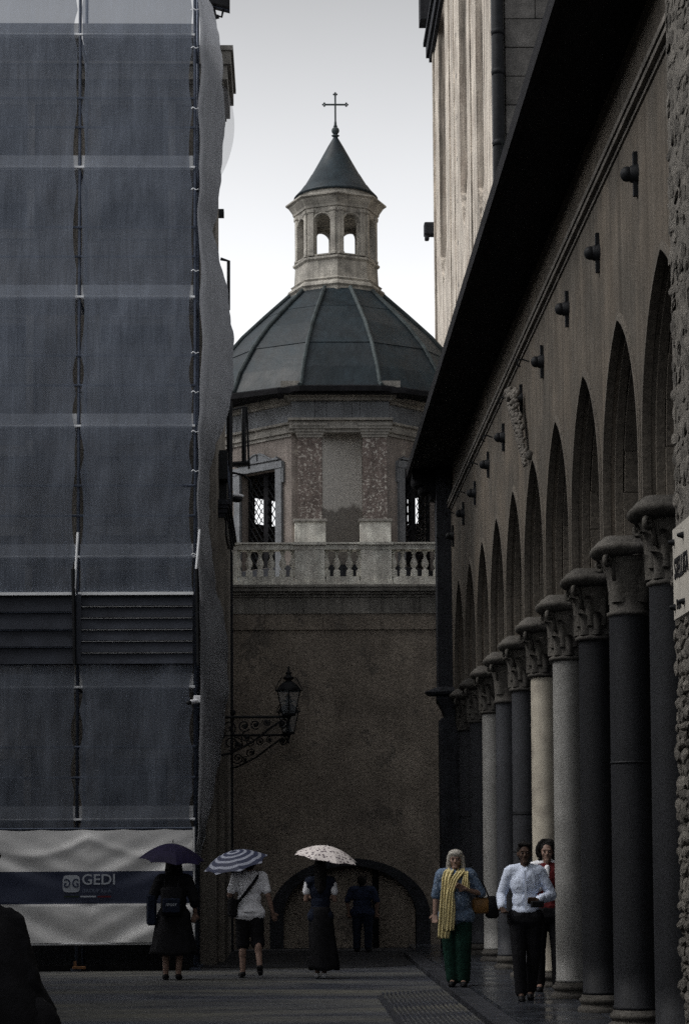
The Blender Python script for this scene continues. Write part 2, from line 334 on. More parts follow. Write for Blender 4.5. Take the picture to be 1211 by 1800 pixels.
def tag(o, label=None, cat=None, group=None, kind=None):
    for k, v in (('label', label), ('category', cat), ('group', group), ('kind', kind)):
        if v: o[k] = v
    return o
def thing(name, label, cat, loc=(0, 0, 0), rz=0, group=None):
    o = bpy.data.objects.new(name, None); COL.objects.link(o); o.location = loc; o.rotation_euler = (0, 0, rz)
    org[o.name] = tuple(loc); return tag(o, label, cat, group)
def B(name, m, parent, *a): return MB().box(*a).build(name, m, parent)
def vary(me, amt, sc_=3.):
    for v in me.vertices:
        n_ = noise.noise_vector(v.co * sc_); v.co += n_ * amt
    return me

# ------------------------------------------------------------------ ground
tag(MB().box(-200, 200, -60, 400, -.4, 0).build('street', 'street'), kind='structure')
def cross(u, v):
    return None
cs = MB(); N = 40
for i in range(N):
    x0, x1 = -14 + i * .75, -14 + (i + 1) * .75
    e0, e1 = [34.4 - .5 * math.exp(-((x - .8) / 2.2) ** 2) + (x > 1.5) * min(1.6, (x - 1.5) * 1.3) for x in (x0, x1)]
    cs.add([(x0, e0, .006), (x1, e1, .006), (x1, 43, .006), (x0, 43, .006)], [(0, 1, 2, 3)])
tag(cs.build('road', 'asphalt'), kind='structure')
KX = 1.98
pv = tag(MB().box(KX + .26, 9, 10, 41, 0, .08).build('pavement', 'pave'), kind='structure')
kb = MB().cbox((0, 0, .04), (.125, .545, .042), 0, .008).mesh('kerb_stone', 'kerb')
for i in range(25):
    link('kerb_stone', kb, pv, loc=(KX + .128, 10.6 + i * 1.1, 0))
sl_ = MB().cbox((0, 0, 0), (.445, .595, .01), 0, .004).mesh('paving_slab', 'pave')
for i in range(15):
    for j in range(3):
        link('paving_slab', sl_, pv, loc=(KX + .72 + j * .91 if j < 2 else KX + 2.54, 19.0 + i * 1.21, .085))

# ------------------------------------------------------------------ arcade building
Y0, DY, WX0, WX1, ZA, ZT = 17.97, 2.27, 2.98, 3.44, 4.64, 7.95
CXc = 3.2
arc = thing('arcade_building', 'long brown portico building with pointed arches on stone columns', 'building', (3, 28, 0))
A_, STILT = 1.03, .374
cc = .5; RR = A_ + cc
def archpts(a, zs, c, n=12):
    r = a + c; rise = math.sqrt(r * r - c * c); tmax = math.acos(c / r)
    left = [(-(r * math.cos(t) - c), zs + r * math.sin(t)) for t in [tmax * i / n for i in range(n + 1)]]
    return left + [(-y, z) for y, z in reversed(left[:-1])]
wall = MB()
bays = range(-1, 9)
for k in bays:
    yc = Y0 + DY * (k + .5)
    pts = [(-A_, ZA)] + archpts(A_, ZA + STILT, cc) + [(A_, ZA)]
    pts = [(yc + y, z) for y, z in pts]
    for (ya, za), (yb, zb) in zip(pts, pts[1:]):
        if yb - ya > 1e-6:
            for X in (WX0, WX1): wall.add([(X, ya, za), (X, yb, zb), (X, yb, ZT), (X, ya, ZT)], [(0, 1, 2, 3)])
            wall.add([(WX0, ya, za), (WX1, ya, za), (WX1, yb, zb), (WX0, yb, zb)], [(0, 1, 2, 3)])
        else: pass
    for a_, b_ in ((yc - DY / 2, yc - A_), (yc + A_, yc + DY / 2)): wall.box(WX0, WX1, a_, b_, ZA, ZT)
wall.box(WX0, WX1, Y0 + DY * 9, 39.5, ZA, ZT)
wall.build('wall', 'arcade', arc)
B('upper_wall', 'arcade', arc, WX0 + .02, WX1, 15.6, 39.5, 7.95, 8.72)
B('rear_wall', 'interior', arc, 6.6, 6.9, 12, 39.5, .08, 8.6)
B('end_wall', 'interior', arc, 3.45, 6.6, 39.2, 39.5, .08, 8.6)
B('ceiling', 'interior', arc, 3.45, 6.6, 12, 39.2, 7.4, 7.6)
# arch mouldings and voussoirs
def ring(mb, pa, pb, X0, X1):
    for (a0, a1), (b0, b1) in zip(zip(pa, pa[1:]), zip(pb, pb[1:])):
        for X in (X0, X1): mb.add([(X, *a0), (X, *a1), (X, *b1), (X, *b0)], [(0, 1, 2, 3)])
        mb.add([(X0, *a0), (X1, *a0), (X1, *a1), (X0, *a1)], [(0, 1, 2, 3)]); mb.add([(X0, *b0), (X1, *b0), (X1, *b1), (X0, *b1)], [(0, 1, 2, 3)])
def full(a, c): return [(-a, ZA + .005)] + archpts(a, ZA + STILT, c, 14) + [(a, ZA + .005)]
mo = MB(); ring(mo, full(A_ + .06, cc), full(A_ + .003, cc), WX0 - .012, WX0 + .05)
ring(mo, full(A_ + .035, cc), full(A_ - .01, cc), WX0 - .022, WX0 + .05)
ring(mo, full(A_ - .004, cc), full(A_ - .05, cc), WX0 + .09, WX0 + .16)
mo_me = mo.mesh('archivolt', 'reveal')
def vous(j, nV=11):
    q = full(A_ - .002, cc); p = full(A_ - .085, cc)
    # arc length split
    L = [0]
    for a, b in zip(q, q[1:]): L.append(L[-1] + math.hypot(b[0] - a[0], b[1] - a[1]))
    def pt(P_, s):
        for i in range(len(L) - 1):
            if s <= L[i + 1] + 1e-9:
                t = (s - L[i]) / (L[i + 1] - L[i]); a, b = P_[i], P_[i + 1]; return (a[0] + (b[0] - a[0]) * t, a[1] + (b[1] - a[1]) * t)
        return P_[-1]
    s0, s1 = L[-1] * j / nV + .004, L[-1] * (j + 1) / nV - .004
    mb = MB(); ss = [s0 + (s1 - s0) * i / 3 for i in range(4)]
    pa, pb = [pt(q, s) for s in ss], [pt(p, s) for s in ss]
    ring(mb, pa, pb, WX0 + .17, WX1 - .01)
    for s_ in (0, -1): mb.add([(WX0 + .17, *pa[s_]), (WX1 - .01, *pa[s_]), (WX1 - .01, *pb[s_]), (WX0 + .17, *pb[s_])], [(0, 1, 2, 3)])
    return mb.mesh('voussoir', 'reveal')
vms = [vous(j) for j in range(11)]
for k in bays:
    yc = Y0 + DY * (k + .5)
    ao = link('arch', mo_me, arc, loc=(0, yc, 0))
    for vm_ in vms: link('voussoir', vm_, ao, loc=(rnd.uniform(-.006, .006), yc, 0))
# string course
co = MB()
for z0, z1, p in ((7.93, 7.975, .02), (7.975, 8.02, .06), (8.02, 8.035, .035), (8.035, 8.09, .075)):
    y = 15.7
    while y < 39.5:
        co.box(WX0 - p, WX0 + .1, y, min(y + 2.265, 39.5 + p * .5), z0, z1); y += 2.27
co.build('string_course', 'cornice', arc)
# columns
def leaf(mb, a, z0, h, r0, r1, wd, out_):
    "an acanthus leaf: a curved ridged tongue that curls outward at its tip"
    n, V, Fc = 6, [], []
    for i in range(n + 1):
        t = i / n; z = z0 + h * math.sin(t * PI / 2 * 1.12) ; r = r0 + (r1 - r0) * t ** 1.5 + out_ * max(0, t - .55) ** 1.4 * 2
        ww = wd * (1 - .75 * t ** 2.2) * (1 + .12 * math.cos(i * PI))
        for q, dr in ((-1, -.012), (-.45, .012), (0, .028), (.45, .012), (1, -.012)):
            aa = a + q * ww / r; V.append(((r + dr) * math.cos(aa), (r + dr) * math.sin(aa), z))
    for i in range(n):
        for j in range(4): Fc.append((i * 5 + j, i * 5 + j + 1, (i + 1) * 5 + j + 1, (i + 1) * 5 + j))
    mb.add(V, Fc)
    V2 = [(x * .9, y * .9, z - .01) for x, y, z in V]; mb.add(V2, Fc)
def capital_me(var):
    mb = MB(); H = .56
    mb.lathe([(.182, -.03), (.205, -.015), (.205, .01), (.182, .025), (.18, .12), (.19, .28), (.215, .42), (.26, .5), (.28, .56)], n=28)
    if var != 2:
        for j in range(8): leaf(mb, j * PI / 4, .03, .22, .19, .215, .065, .13)
        for j in range(8): leaf(mb, j * PI / 4 + PI / 8, .12, .3, .19, .235, .06, .16)
    else:
        for j in range(4): leaf(mb, j * PI / 2 + PI / 4, .1, .38, .19, .26, .09, .14)
    for j in range(4):      # corner volutes
        a = j * PI / 2 + PI / 4; c_, s_ = math.cos(a), math.sin(a)
        pts = []
        for i in range(15):
            t = i / 14; th = t * PI * 2.3; rr = .055 * (1 - t * .75)
            pts.append(((.315 + rr * math.sin(th)) * c_, (.315 + rr * math.sin(th)) * s_, .475 + rr * math.cos(th)))
        mb.tube([(.21 * c_, .21 * s_, .3), (.25 * c_, .25 * s_, .42)] + pts, .024, 6)
    mb.lathe([(.29, .56), (.31, .575), (.31, .6)], n=32, poly=3.2)
    return vary(mb.mesh('capital', 'capital', True), .006, 14)
caps = [capital_me(i) for i in range(3)]
def abacus_me():
    mb = MB()
    mb.lathe([(.28, 0), (.31, .02), (.336, .045), (.345, .07), (.336, .095), (.31, .115), (.295, .12), (.29, .145), (.25, .155), (.24, .185)], n=40, poly=4.2)
    return vary(mb.mesh('abacus', 'capital', True), .004, 9)
ab_me = abacus_me()
base_me = MB().lathe([(.235, 0), (.24, .03), (.24, .05), (.232, .07), (.205, .085), (.2, .11), (.215, .12), (.222, .145), (.212, .165), (.198, .175), (.19, .2)], n=32).mesh('base', 'capital', True)
plinth = MB().cbox((0, 0, .02), (.25, .25, .03), 0, .01).mesh('plinth', 'granite')
def shaft_me(m, ext):
    H = 3.93 - .27; mb = MB()
    prof = [(.188 * ext, 0), (.184 * ext, .04)] + [(ext * (.18 - .012 * (t / 12) ** 1.6), .04 + (H - .08) * t / 12) for t in range(13)] + [(.176 * ext, H)]
    return mb.lathe(prof, n=32).mesh('column', m, True)
sh = {'granite_dark': shaft_me('granite_dark', 1), 'granite': shaft_me('granite', 1), 'marble': shaft_me('marble', .97), 'granite_light': shaft_me('granite_light', .98)}
colm = ['granite_dark', 'granite_dark', 'granite_dark', 'granite_light', 'marble', 'granite', 'granite', 'granite_light', 'granite', 'granite']
capi = [0, 2, 0, 1, 0, 1, 2, 0, 1, 0]
for i in range(10):
    y = Y0 + DY * i
    c = link('column', sh[colm[i]], arc, loc=(CXc, y, .27), rot=(0, 0, i * .7), scale=(1.1 if i < 2 else 1, 1.1 if i < 2 else 1, 1))
    c['label'] = {4: 'pale veined marble column shaft', 3: 'light grey granite column shaft'}.get(i, 'dark grey granite column shaft')
    q = (1 / c.scale[0],) * 2 + (1,)
    k = link('capital', caps[capi[i]], c, loc=(CXc, y, 3.93), rot=(0, 0, -i * .7)); k.scale = q; k.location = (0, 0, 3.66)
    k = link('abacus', ab_me, c); k.location = (0, 0, ZA - .185 - .27); k.rotation_euler = (0, 0, -i * .7); k.scale = q
    k = link('base', base_me, c); k.location = (0, 0, -.2)
    k = link('plinth', plinth, c); k.location = (0, 0, -.24); k.rotation_euler = (0, 0, -i * .7)
for i, zj in ((1, 2.54), (5, 2.25), (9, 2.4), (5, 1.75)):
    MB().lathe([(.176 * (1.1 if i < 2 else 1), -.012), (.184 * (1.1 if i < 2 else 1), 0), (.176 * (1.1 if i < 2 else 1), .012 if zj != 2.25 else .04)], (CXc, Y0 + DY * i, zj), 32, cap=False).build('shaft_joint', 'iron', arc)
# iron band and door leaf shapes in the dark portico
for i, y in enumerate((20.5, 26, 31.5)):
    d = B('door', 'dark_stone', arc, 6.5, 6.6, y, y + 1.6, .08, 3.3)
    MB().box(6.46, 6.5, y + .2, y + .7, .4, 3).box(6.46, 6.5, y + .9, y + 1.4, .4, 3).build('door_panel', 'timber', d)
B('tie_beam', 'timber', arc, 3.4, 6.6, 29.1, 29.2, 1.9, 2.02)
# wall anchors
anb = MB().box(-.035, 0, -.028, .028, -.19, .19).mesh('anchor', 'iron')
ank = MB().ell((-.085, 0, 0), (.06, .065, .065)).cap((-.03, 0, 0), (0, 0, 0), .075, .09).mesh('knob', 'iron', True)
anh = MB().tube([(-.16, 0, .0), (-.24, 0, .03), (-.3, 0, .02), (-.3, .03, -.03), (-.26, .03, -.05)], .01, 5).mesh('hook', 'iron')
for i in range(0, 10):
    y = Y0 + DY * i; z = 7.42 - (.04 if i % 2 else 0)
    a = link('wall_anchor', anb, arc, loc=(WX0 - .002, y, z)); k = link('knob', ank, a); k.location = (0, 0, 0)
    if i >= 3: k = link('hook', anh, a); k.location = (0, 0, 0)
# garland of carved fruit
g = MB(); gy, gz0 = yx(935, 640, WX0 - .12)
gz0 = yx(925, 640, WX0 - .12)[1]; gz1 = yx(935, 785, WX0 - .12)[1]
gy = 27.35
for i in range(420):
    t = rnd.random(); wd = .15 * (1 - t) ** .6 * (.75 + .25 * math.sin(t * 16)) + .02
    a = rnd.uniform(0, PI) + .15 * math.sin(t * 40); rr = rnd.uniform(.018, .04) * (1 - .3 * t)
    g.ell((WX0 - .03 - (.05 + .13 * (1 - t)) * (.4 + .6 * math.sin(a)), 26.95 - .75 * t + wd * math.cos(a), gz0 + (gz1 - gz0) * t), (rr, rr, rr * rnd.uniform(.8, 1.3)), (rnd.random(), rnd.random(), 0), 8, 6)
tag(g.build('stone_garland', 'cornice', arc, True), 'carved hanging garland of stone fruit')
MB().ell((WX0 - .05, Y0 + DY * 3.5, 6.5), (.05, .045, .06), None, 10, 7).build('keystone_boss', 'capital', arc, True)
# eave
EX, EZ, EY0, EY1 = 2.26, 8.72, 16.4, 39.75
ev = MB().add([(EX, EY0, EZ), (3.5, EY0, EZ), (3.5, EY1, EZ), (EX, EY1, EZ), (EX, EY0, EZ + .05), (3.5, EY0, EZ + .5), (3.5, EY1, EZ + .5), (EX, EY1, EZ + .05)],
              [(0, 1, 2, 3), (4, 5, 6, 7), (0, 4, 5, 1), (1, 5, 6, 2), (2, 6, 7, 3), (3, 7, 4, 0)])
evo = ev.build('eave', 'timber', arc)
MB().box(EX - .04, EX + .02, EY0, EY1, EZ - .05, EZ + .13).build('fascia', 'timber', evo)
raf = MB().box(EX + .03, WX0 - .02, -.04, .04, EZ - .035, EZ - .004).mesh('rafter', 'timber')
y = EY0 + .2

tl = MB(); nA = 7
for rr_ in (.12, .1): tl.add([(dx, rr_ * math.cos(PI * j / nA), rr_ * math.sin(PI * j / nA) + dz) for dx, dz in ((-.06, 0), (1.3, .5)) for j in range(nA + 1)], [(j, j + 1, j + nA + 2, j + nA + 1) for j in range(nA)])
tl = tl.mesh('roof_tile', 'tile')
y = EY0 + .1
while y < EY1: link('roof_tile', tl, evo, loc=(EX + .06 + rnd.uniform(-.02, .02), y, EZ + .06)); y += .245
tf = MB()      # tufts of dry grass along the tile edge
for i in range(420):
    y = rnd.uniform(EY0 + 2, EY1) if i % 3 else rnd.gauss(31, 2.2); y = min(max(y, EY0), EY1); x = EX - .03 + rnd.uniform(-.03, .15); z = EZ + .12
    a = rnd.uniform(-.7, .5); h = rnd.uniform(.05, .2); w_ = .006
    tf.add([(x, y - w_, z), (x, y + w_, z), (x + math.sin(a) * h - .02, y + rnd.uniform(-.05, .05), z + h * math.cos(a))], [(0, 1, 2)])
tag(tf.build('dry_grass', 'green_dark', arc), kind='stuff')
# end pier, upper pilaster (shade put into their dark stone), corbel
pe = MB().cbox((2.99, 38.75, 2.1), (.28, .28, 2.05), 0, .03); peo = pe.build('end_pier', 'dark_stone', arc)
cpb = MB().lathe([(.27, 0), (.28, .08), (.34, .22), (.45, .36), (.47, .42), (.40, .46), (.3, .52)], (2.99, 38.75, 4.1), 4, PI / 4).lathe([(.3, 0), (.35, .05), (.2, .14)], (2.8, 38.6, 4.55), 10)
vary(cpb.build('pier_capital', 'dark_stone', peo).data, .03, 6)
B('corner_pilaster', 'dark_stone', arc, 2.72, 2.98, 39.0, 39.5, 4.55, 8.7)
cb = MB()
for i in range(5): cb.box(2.30 + i * .11, 2.98, 39.2, 39.62, 8.70 - (i + 1) * .13, 8.70 - i * .13)
cb.ell((2.42, 39.4, 8.5), (.14, .16, .14)); cb.ell((2.5, 39.35, 8.35), (.1, .12, .12)); cb.build('eave_corbel', 'timber', arc)

sb_ = thing('sky_light_blocker', 'unseen plain building row added on the left to block sky light', 'building', (-10, 8, 0))  # unseen row added to keep sky light off the street
B('wall', 'palazzo', sb_, -16, -7.2, -22, 31, 0, 9.8)  # body of the unseen added row that blocks sky light
sb_ = thing('sky_light_blocker', 'unseen plain building added behind the viewer to block sky light', 'building', (0, -24, 0))  # added out of view to dim the surfaces facing the camera
B('wall', 'palazzo', sb_, -16, 14, -30, -22.01, 0, 9)  # body of the unseen added building that blocks sky light
# ------------------------------------------------------------------ rubble building at the right edge
rb = thing('rubble_wall_building', 'tall building corner of rough rubble stone at the right edge', 'building', (3.4, 13, 0))
RX, RY = 2.90, 16.05
B('wall', 'mortar', rb, RX, 7.5, 2, RY, 0, 14)
def stone_me():
    mb = MB().ell((0, 0, 0), (1, 1, 1), None, 8, 5); me = mb.mesh('stone', 'rubble'); s = rnd.random() * 50
    for v in me.vertices:
        c = v.co; q = max(abs(c.x), abs(c.y), abs(c.z)); c2 = c / q ** .55; v.co = c2 * .82 + noise.noise_vector(c * 1.7 + Vector((s, s, s))) * .3
    return me
sms = [stone_me() for _ in range(8)]
z = .05
while z < 9.6:
    h = rnd.uniform(.05, .12); y = RY
    while y > 14.6:
        l_ = rnd.uniform(.08, .2)
        link('stone', rnd.choice(sms), rb, loc=(RX + (.004 if z > 3.9 else -.008) + rnd.uniform(-.01, .01) * (1 if z > 3.9 else 2), y - l_ / 2, z + h / 2 + rnd.uniform(-.02, .02)), rot=(rnd.uniform(-.25, .25), rnd.uniform(-.2, .2), rnd.uniform(-.2, .2)),
             scale=((rnd.uniform(.008, .018) if z > 3.9 else rnd.uniform(.02, .045)), l_ * .62, h * .66))
        y -= l_
    z += h * .93
# plaque
pq = thing('marble_plaque', 'white marble plaque with black lettering bolted to the rubble wall', 'sign', (2.74, 15.8, 4.2))
PXp = 2.765
ya = 505; y_l, zt = yx(1181, 932, PXp); _, zb = yx(1181, 1092, PXp)
y_l = min(y_l, 16.02); y_r = y_l - 1.25
vary(MB().box(PXp, PXp + .045, y_r, y_l, zb, zt).build('slab', 'plaque', pq).data, 0)
for yy in (y_l - .06, y_l - .42, y_r + .1):
    for zz in (zt - .12 * (zt - zb) - .02, zb + .13 * (zt - zb)):
        MB().cap((PXp + .01, yy, zz), (PXp - .03, yy, zz), .03, .016, 8).build('bolt', 'iron', pq, True)
B('bracket', 'iron', pq, PXp + .045, RX + .05, y_r + .3, y_l - .1, zb + .05, zb + .1); B('bracket', 'iron', pq, PXp + .045, RX + .05, y_r + .3, y_l - .1, zt - .12, zt - .07)
def text(s, name, size, m, parent, loc, rot, ext=.004, sx=1, align='LEFT', org0=(0, 0, 0)):
    cu = bpy.data.curves.new(name, 'FONT'); cu.body = s; cu.size = size; cu.extrude = ext; cu.align_x = align; cu.align_y = 'CENTER'; cu.resolution_u = 3; cu.offset = size * .012
    cu.materials.append(M[m] if isinstance(m, str) else m)
    tmp = bpy.data.objects.new(name + '_curve', cu); COL.objects.link(tmp); bpy.context.view_layer.update()
    me = bpy.data.meshes.new_from_object(tmp.evaluated_get(bpy.context.evaluated_depsgraph_get())); bpy.data.objects.remove(tmp)
    if not me.materials: me.materials.append(M[m] if isinstance(m, str) else m)
    o = bpy.data.objects.new(name, me); COL.objects.link(o); o.parent = parent
    o.location = (loc[0] - org0[0], loc[1] - org0[1], loc[2] - org0[2]); o.rotation_euler = rot; o.scale = (sx, 1, 1); return o
text('STELLITA', 'lettering', .21, 'ink', pq, (PXp - .004, y_l - .07, (zt + zb) / 2 + .02), (R(90), 0, R(-90)), .003, .62, org0=org[pq.name])
text('P.zza', 'lettering', .1, 'ink', pq, (PXp - .004, y_l - .14, zb + .14 * (zt - zb)), (R(90), 0, R(-90)), .003, .8, org0=org[pq.name])

# ------------------------------------------------------------------ domed chapel
FY = 41.2
ch = thing('domed_chapel', 'small domed chapel with lantern, cross and balustrade closing the street', 'church', (1.1, 44, 0))
def Z(v, Y, u=600): return az(u, v, Y)
z_top, z_rail, z_bal, z_pl = Z(955, FY), Z(967, FY), Z(1014, FY), Z(1031, FY)
z_c1, z_c2, z_c3 = Z(1050, FY), Z(1078, FY), Z(1107, FY)
XL, XR = -2.6, 4.0
# arch recess in the front wall
AX, AW, AWo, AS, AH, AHo = 1.17, 1.24, 1.50, .62, .93, 1.07
fw = MB()
pts = [(AX - AW * math.cos(t), AS + AH * math.sin(t)) for t in [PI * i / 24 for i in range(25)]]
for (xa, za), (xb, zb_) in zip(pts, pts[1:]): fw.prism([(xa, za), (xb, zb_), (xb, 1.9), (xa, 1.9)], 'y', FY, FY + .5)
fw.box(XL, AX - AW, FY, FY + .5, 0, 1.9); fw.box(AX + AW, XR, FY, FY + .5, 0, 1.9)
fw.box(XL, XR, FY, FY + .5, 1.9, z_c3)
fw.build('front_wall', 'wallfar', ch)
B('arch_infill', 'wallfar', ch, AX - AW, AX + AW, FY + .32, FY + .45, 0, AS + AH)
po = [(AX - AWo * math.cos(t), AS + AHo * math.sin(t)) for t in [PI * i / 24 for i in range(25)]]
nv = 12
for j in range(nv):
    mb = MB()
    for i in range(j * 2, j * 2 + 2):
        mb.prism([pts[i], pts[i + 1], po[i + 1], po[i]], 'y', FY - .06 - (j % 2) * .008, FY + .3)
    mb.build('arch_stone', 'dark_stone', ch)
for s_ in (-1, 1):
    for z0, z1 in ((0, .3), (.305, AS)):
        a_, b_ = sorted((AX + s_ * AW, AX + s_ * AWo)); B('arch_stone', 'dark_stone', ch, a_, b_, FY - .06, FY + .3, z0, z1)
MB().tube([(ax(661, 1600, FY), FY + .26, 0), (ax(661, 1600, FY), FY + .26, 1.5)], .06, 8).build('drainpipe', 'iron', ch)
# mouldings of the wall head
def blocks(name, m, x0, x1, y0, y1, z0, z1, n, parent, gap=.006):
    w_ = (x1 - x0) / n
    for i in range(n): B(name, m, parent, x0 + i * w_ + gap / 2, x0 + (i + 1) * w_ - gap / 2, y0 - rnd.uniform(0, .006), y1, z0, z1)
blocks('band_stone', 'wallfar', XL, XR, FY - .035, FY + .5, z_c3, z_c2 - .01, 6, ch)
blocks('frieze_stone', 'corn2', XL, XR, FY - .02, FY + .5, z_c2 + .003, z_c1, 9, ch)
B('moulding', 'corn2', ch, XL, XR, FY - .06, FY + .4, z_c2 - .01, z_c2 + .003)
for z0, z1, p in ((z_c1, z_c1 + .05, .06), (z_c1 + .05, z_c1 + .1, .12), (z_c1 + .1, z_pl - .03, .19), (z_pl - .03, z_pl + .015, .22)):
    B('moulding', 'corn2', ch, XL, XR, FY - p, FY + .5, z0, z1)
# balustrade
bl = B('balustrade', 'balus', ch, XL, XR, FY - .1, FY + .2, z_rail, z_top - .03)
B('rail_cap', 'balus', bl, XL, XR, FY - .14, FY + .24, z_top - .03, z_top)
zb0, zb1 = z_bal, z_rail
hb = zb1 - zb0
bm_ = MB().cbox((0, 0, hb * .13), (.062, .062, hb * .13), 0, .012)
bm_.lathe([(.05, hb * .25), (.03, hb * .30), (.034, hb * .34), (.062, hb * .42), (.07, hb * .5), (.062, hb * .58), (.038, hb * .68), (.026, hb * .78), (.026, hb * .84), (.042, hb * .87), (.042, hb * .91), (.026, hb * .93)], n=16)
bm_.cbox((0, 0, hb * .965), (.05, .05, hb * .035))
bme = bm_.mesh('baluster', 'balus')
for p in bme.polygons: p.use_smooth = len(p.vertices) == 4 and p.index > 30
def bx_(u): return ax(u, 990, FY)
for u in (419, 438, 457.5, 477, 497, 515, 574, 592, 614.5, 632, 692, 708, 727.5, 747, 767, 787):
    link('baluster', bme, bl, loc=(bx_(u), FY + .05, zb0), rot=(0, 0, 0))
edges = [(XL, bx_(402)), (bx_(402), bx_(418)), (bx_(518), bx_(571)), (bx_(634), bx_(688)), ]
for u0, u1 in ((400, 418), (518, 571), (634, 688), (800, 850)):
    x0, x1 = bx_(u0), bx_(u1)
    p = B('pedestal', 'balus', bl, x0, x1, FY - .09, FY + .21, z_pl + .11, z_rail)
    MB().box(x0 - .03, x1 + .03, FY - .13, FY + .24, z_pl + .015, z_pl + .08).box(x0 - .015, x1 + .015, FY - .11, FY + .22, z_pl + .08, z_pl + .11).build('pedestal_foot', 'balus', bl)
    B('pedestal_cap', 'balus', bl, x0 - .03, x1 + .03, FY - .155, FY + .25, z_top - .045, z_top + .006)
for u0, u1, n in ((420, 516, 3), (573, 632, 3), (690, 798, 4)):
    blocks('plinth_stone', 'balus', bx_(u0), bx_(u1), FY - .07, FY + .19, z_pl + .015, zb0, n, bl)
B('terrace', 'corn2', ch, XL, XR, FY + .5, 50, z_c3, z_pl - .1)
# drum
DX, DYc, AP = 1.10, 45.75, 2.32
WT = .35
DF = DYc - AP
zd0 = z_pl - .1
zE = Z(690, DF)             # eave underside
zW0, zW1 = z_top - .1, Z(830, DYc - AP * .707, 450)
half = AP * math.tan(PI / 8)
zW0r = Z(928, DYc + AP * .7, 460)
drum = MB(); 
def face_pt(k, s, d, z):
    "point on face k: s along the face, d outward from the wall plane"
    a = -PI / 2 + k * PI / 4; nx, ny = math.cos(a), math.sin(a)
    return (DX + nx * (AP + d) - ny * s, DYc + ny * (AP + d) + nx * s, z)
def fbox(mb, k, s0, s1, d0, d1, z0, z1):
    V = [face_pt(k, s, d, z) for s in (s0, s1) for d in (d0, d1) for z in (z0, z1)]
    return mb.add(V, [(0, 1, 3, 2), (4, 6, 7, 5), (0, 4, 5, 1), (2, 3, 7, 6), (0, 2, 6, 4), (1, 5, 7, 3)])
ww = .52
for k in range(8):
    if k in (1, 3, 5, 7):
        for s0, s1 in ((-half, -ww), (ww, half)): fbox(drum, k, s0, s1, -WT, 0, zd0, zE)
        fbox(drum, k, -ww, ww, -WT, 0, zd0, zW0 if k in (1, 7) else zW0r); fbox(drum, k, -ww, ww, -WT, 0, zW1, zE)
    elif k: fbox(drum, k, -half, half, -WT, 0, zd0, zE)
dr = drum.build('drum_wall', 'drum', ch)
B('drum_floor', 'interior', ch, DX - 2, DX + 2, DYc - 2, DYc + 2, zd0, zd0 + .05)
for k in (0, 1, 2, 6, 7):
    mb = MB(); h_ = (AP + .03) * math.tan(PI / 8); fbox(mb, k, -h_, h_, -.01, .03, zd0, z_rail + .02); mb.build('drum_shade_band', 'dark_stone', ch)  # dark band painting in the shade behind the balusters
# front avant-corps: wall with niche
nx0, nx1 = ax(567, 850, DF - .2), ax(637, 850, DF - .2)
nzt = Z(757, DF - .2)
fx0, fx1 = DX - half - .02, DX + half + .02
B('front_bay', 'drum', ch, fx0, nx0, DF - .1, DF + .3, zd0, zE); B('front_bay', 'drum', ch, nx1, fx1, DF - .1, DF + .3, zd0, zE)
B('front_bay', 'drum', ch, nx0, nx1, DF - .1, DF + .3, nzt, zE)
zdm = Z(893, DF)
nb = MB(); 
for i in range(14):
    xa, xb = nx0 + (nx1 - nx0) * i / 14, nx0 + (nx1 - nx0) * (i + 1) / 14
    ta, tb = [((2 * (x - nx0) / (nx1 - nx0)) - 1) for x in (xa, xb)]
    ya_, yb_ = [DF + .06 + .1 * (1 - t * t) for t in (ta, tb)]
    nb.add([(xa, ya_, zd0), (xb, yb_, zd0), (xb, yb_, nzt), (xa, ya_, nzt)], [(0, 1, 2, 3)])
M['niche2'] = custom('niche_render_with_tidemark', lambda n, l, b, o: None)
def _tide(n, l, b, o):
    tc = n.new('ShaderNodeTexCoord'); sp = n.new('ShaderNodeSeparateXYZ'); l.new(tc.outputs['Object'], sp.inputs[0])
    mp = n.new('ShaderNodeMapping'); mp.inputs['Scale'].default_value = (3.5, 1, 1.2); l.new(tc.outputs['Object'], mp.inputs['Vector'])
    nz = n.new('ShaderNodeTexNoise'); nz.inputs['Scale'].default_value = 1.2; nz.inputs['Detail'].default_value = 6; l.new(mp.outputs[0], nz.inputs['Vector'])
    n2 = n.new('ShaderNodeTexNoise'); n2.inputs['Scale'].default_value = 45; n2.inputs['Detail'].default_value = 3; l.new(tc.outputs['Object'], n2.inputs['Vector'])
    lim = math_(n, l, 'ADD', math_(n, l, 'MULTIPLY', nz.outputs['Fac'], .55), zdm - org[ch.name][2] - .25)
    mr_ = n.new('ShaderNodeMapRange'); mr_.inputs[1].default_value = -.03; mr_.inputs[2].default_value = .04; l.new(math_(n, l, 'SUBTRACT', lim, sp.outputs['Z']), mr_.inputs[0]); f = mr_.outputs[0]
    x = n.new('ShaderNodeMix'); x.data_type = 'RGBA'; l.new(f, x.inputs[0]); x.inputs[6].default_value = (.48, .46, .43, 1); x.inputs[7].default_value = (.19, .175, .16, 1)
    v = n.new('ShaderNodeVectorMath'); v.operation = 'SCALE'; l.new(x.outputs[2], v.inputs[0])
    r = n.new('ShaderNodeMapRange'); r.inputs[3].default_value = .5; r.inputs[4].default_value = 1.5; l.new(n2.outputs['Fac'], r.inputs[0]); l.new(r.outputs[0], v.inputs['Scale'])
    l.new(v.outputs[0], b.inputs['Base Color'])
    bp = n.new('ShaderNodeBump'); bp.inputs['Strength'].default_value = .4; bp.inputs['Distance'].default_value = .02; l.new(n2.outputs['Fac'], bp.inputs['Height']); l.new(bp.outputs[0], b.inputs['Normal'])
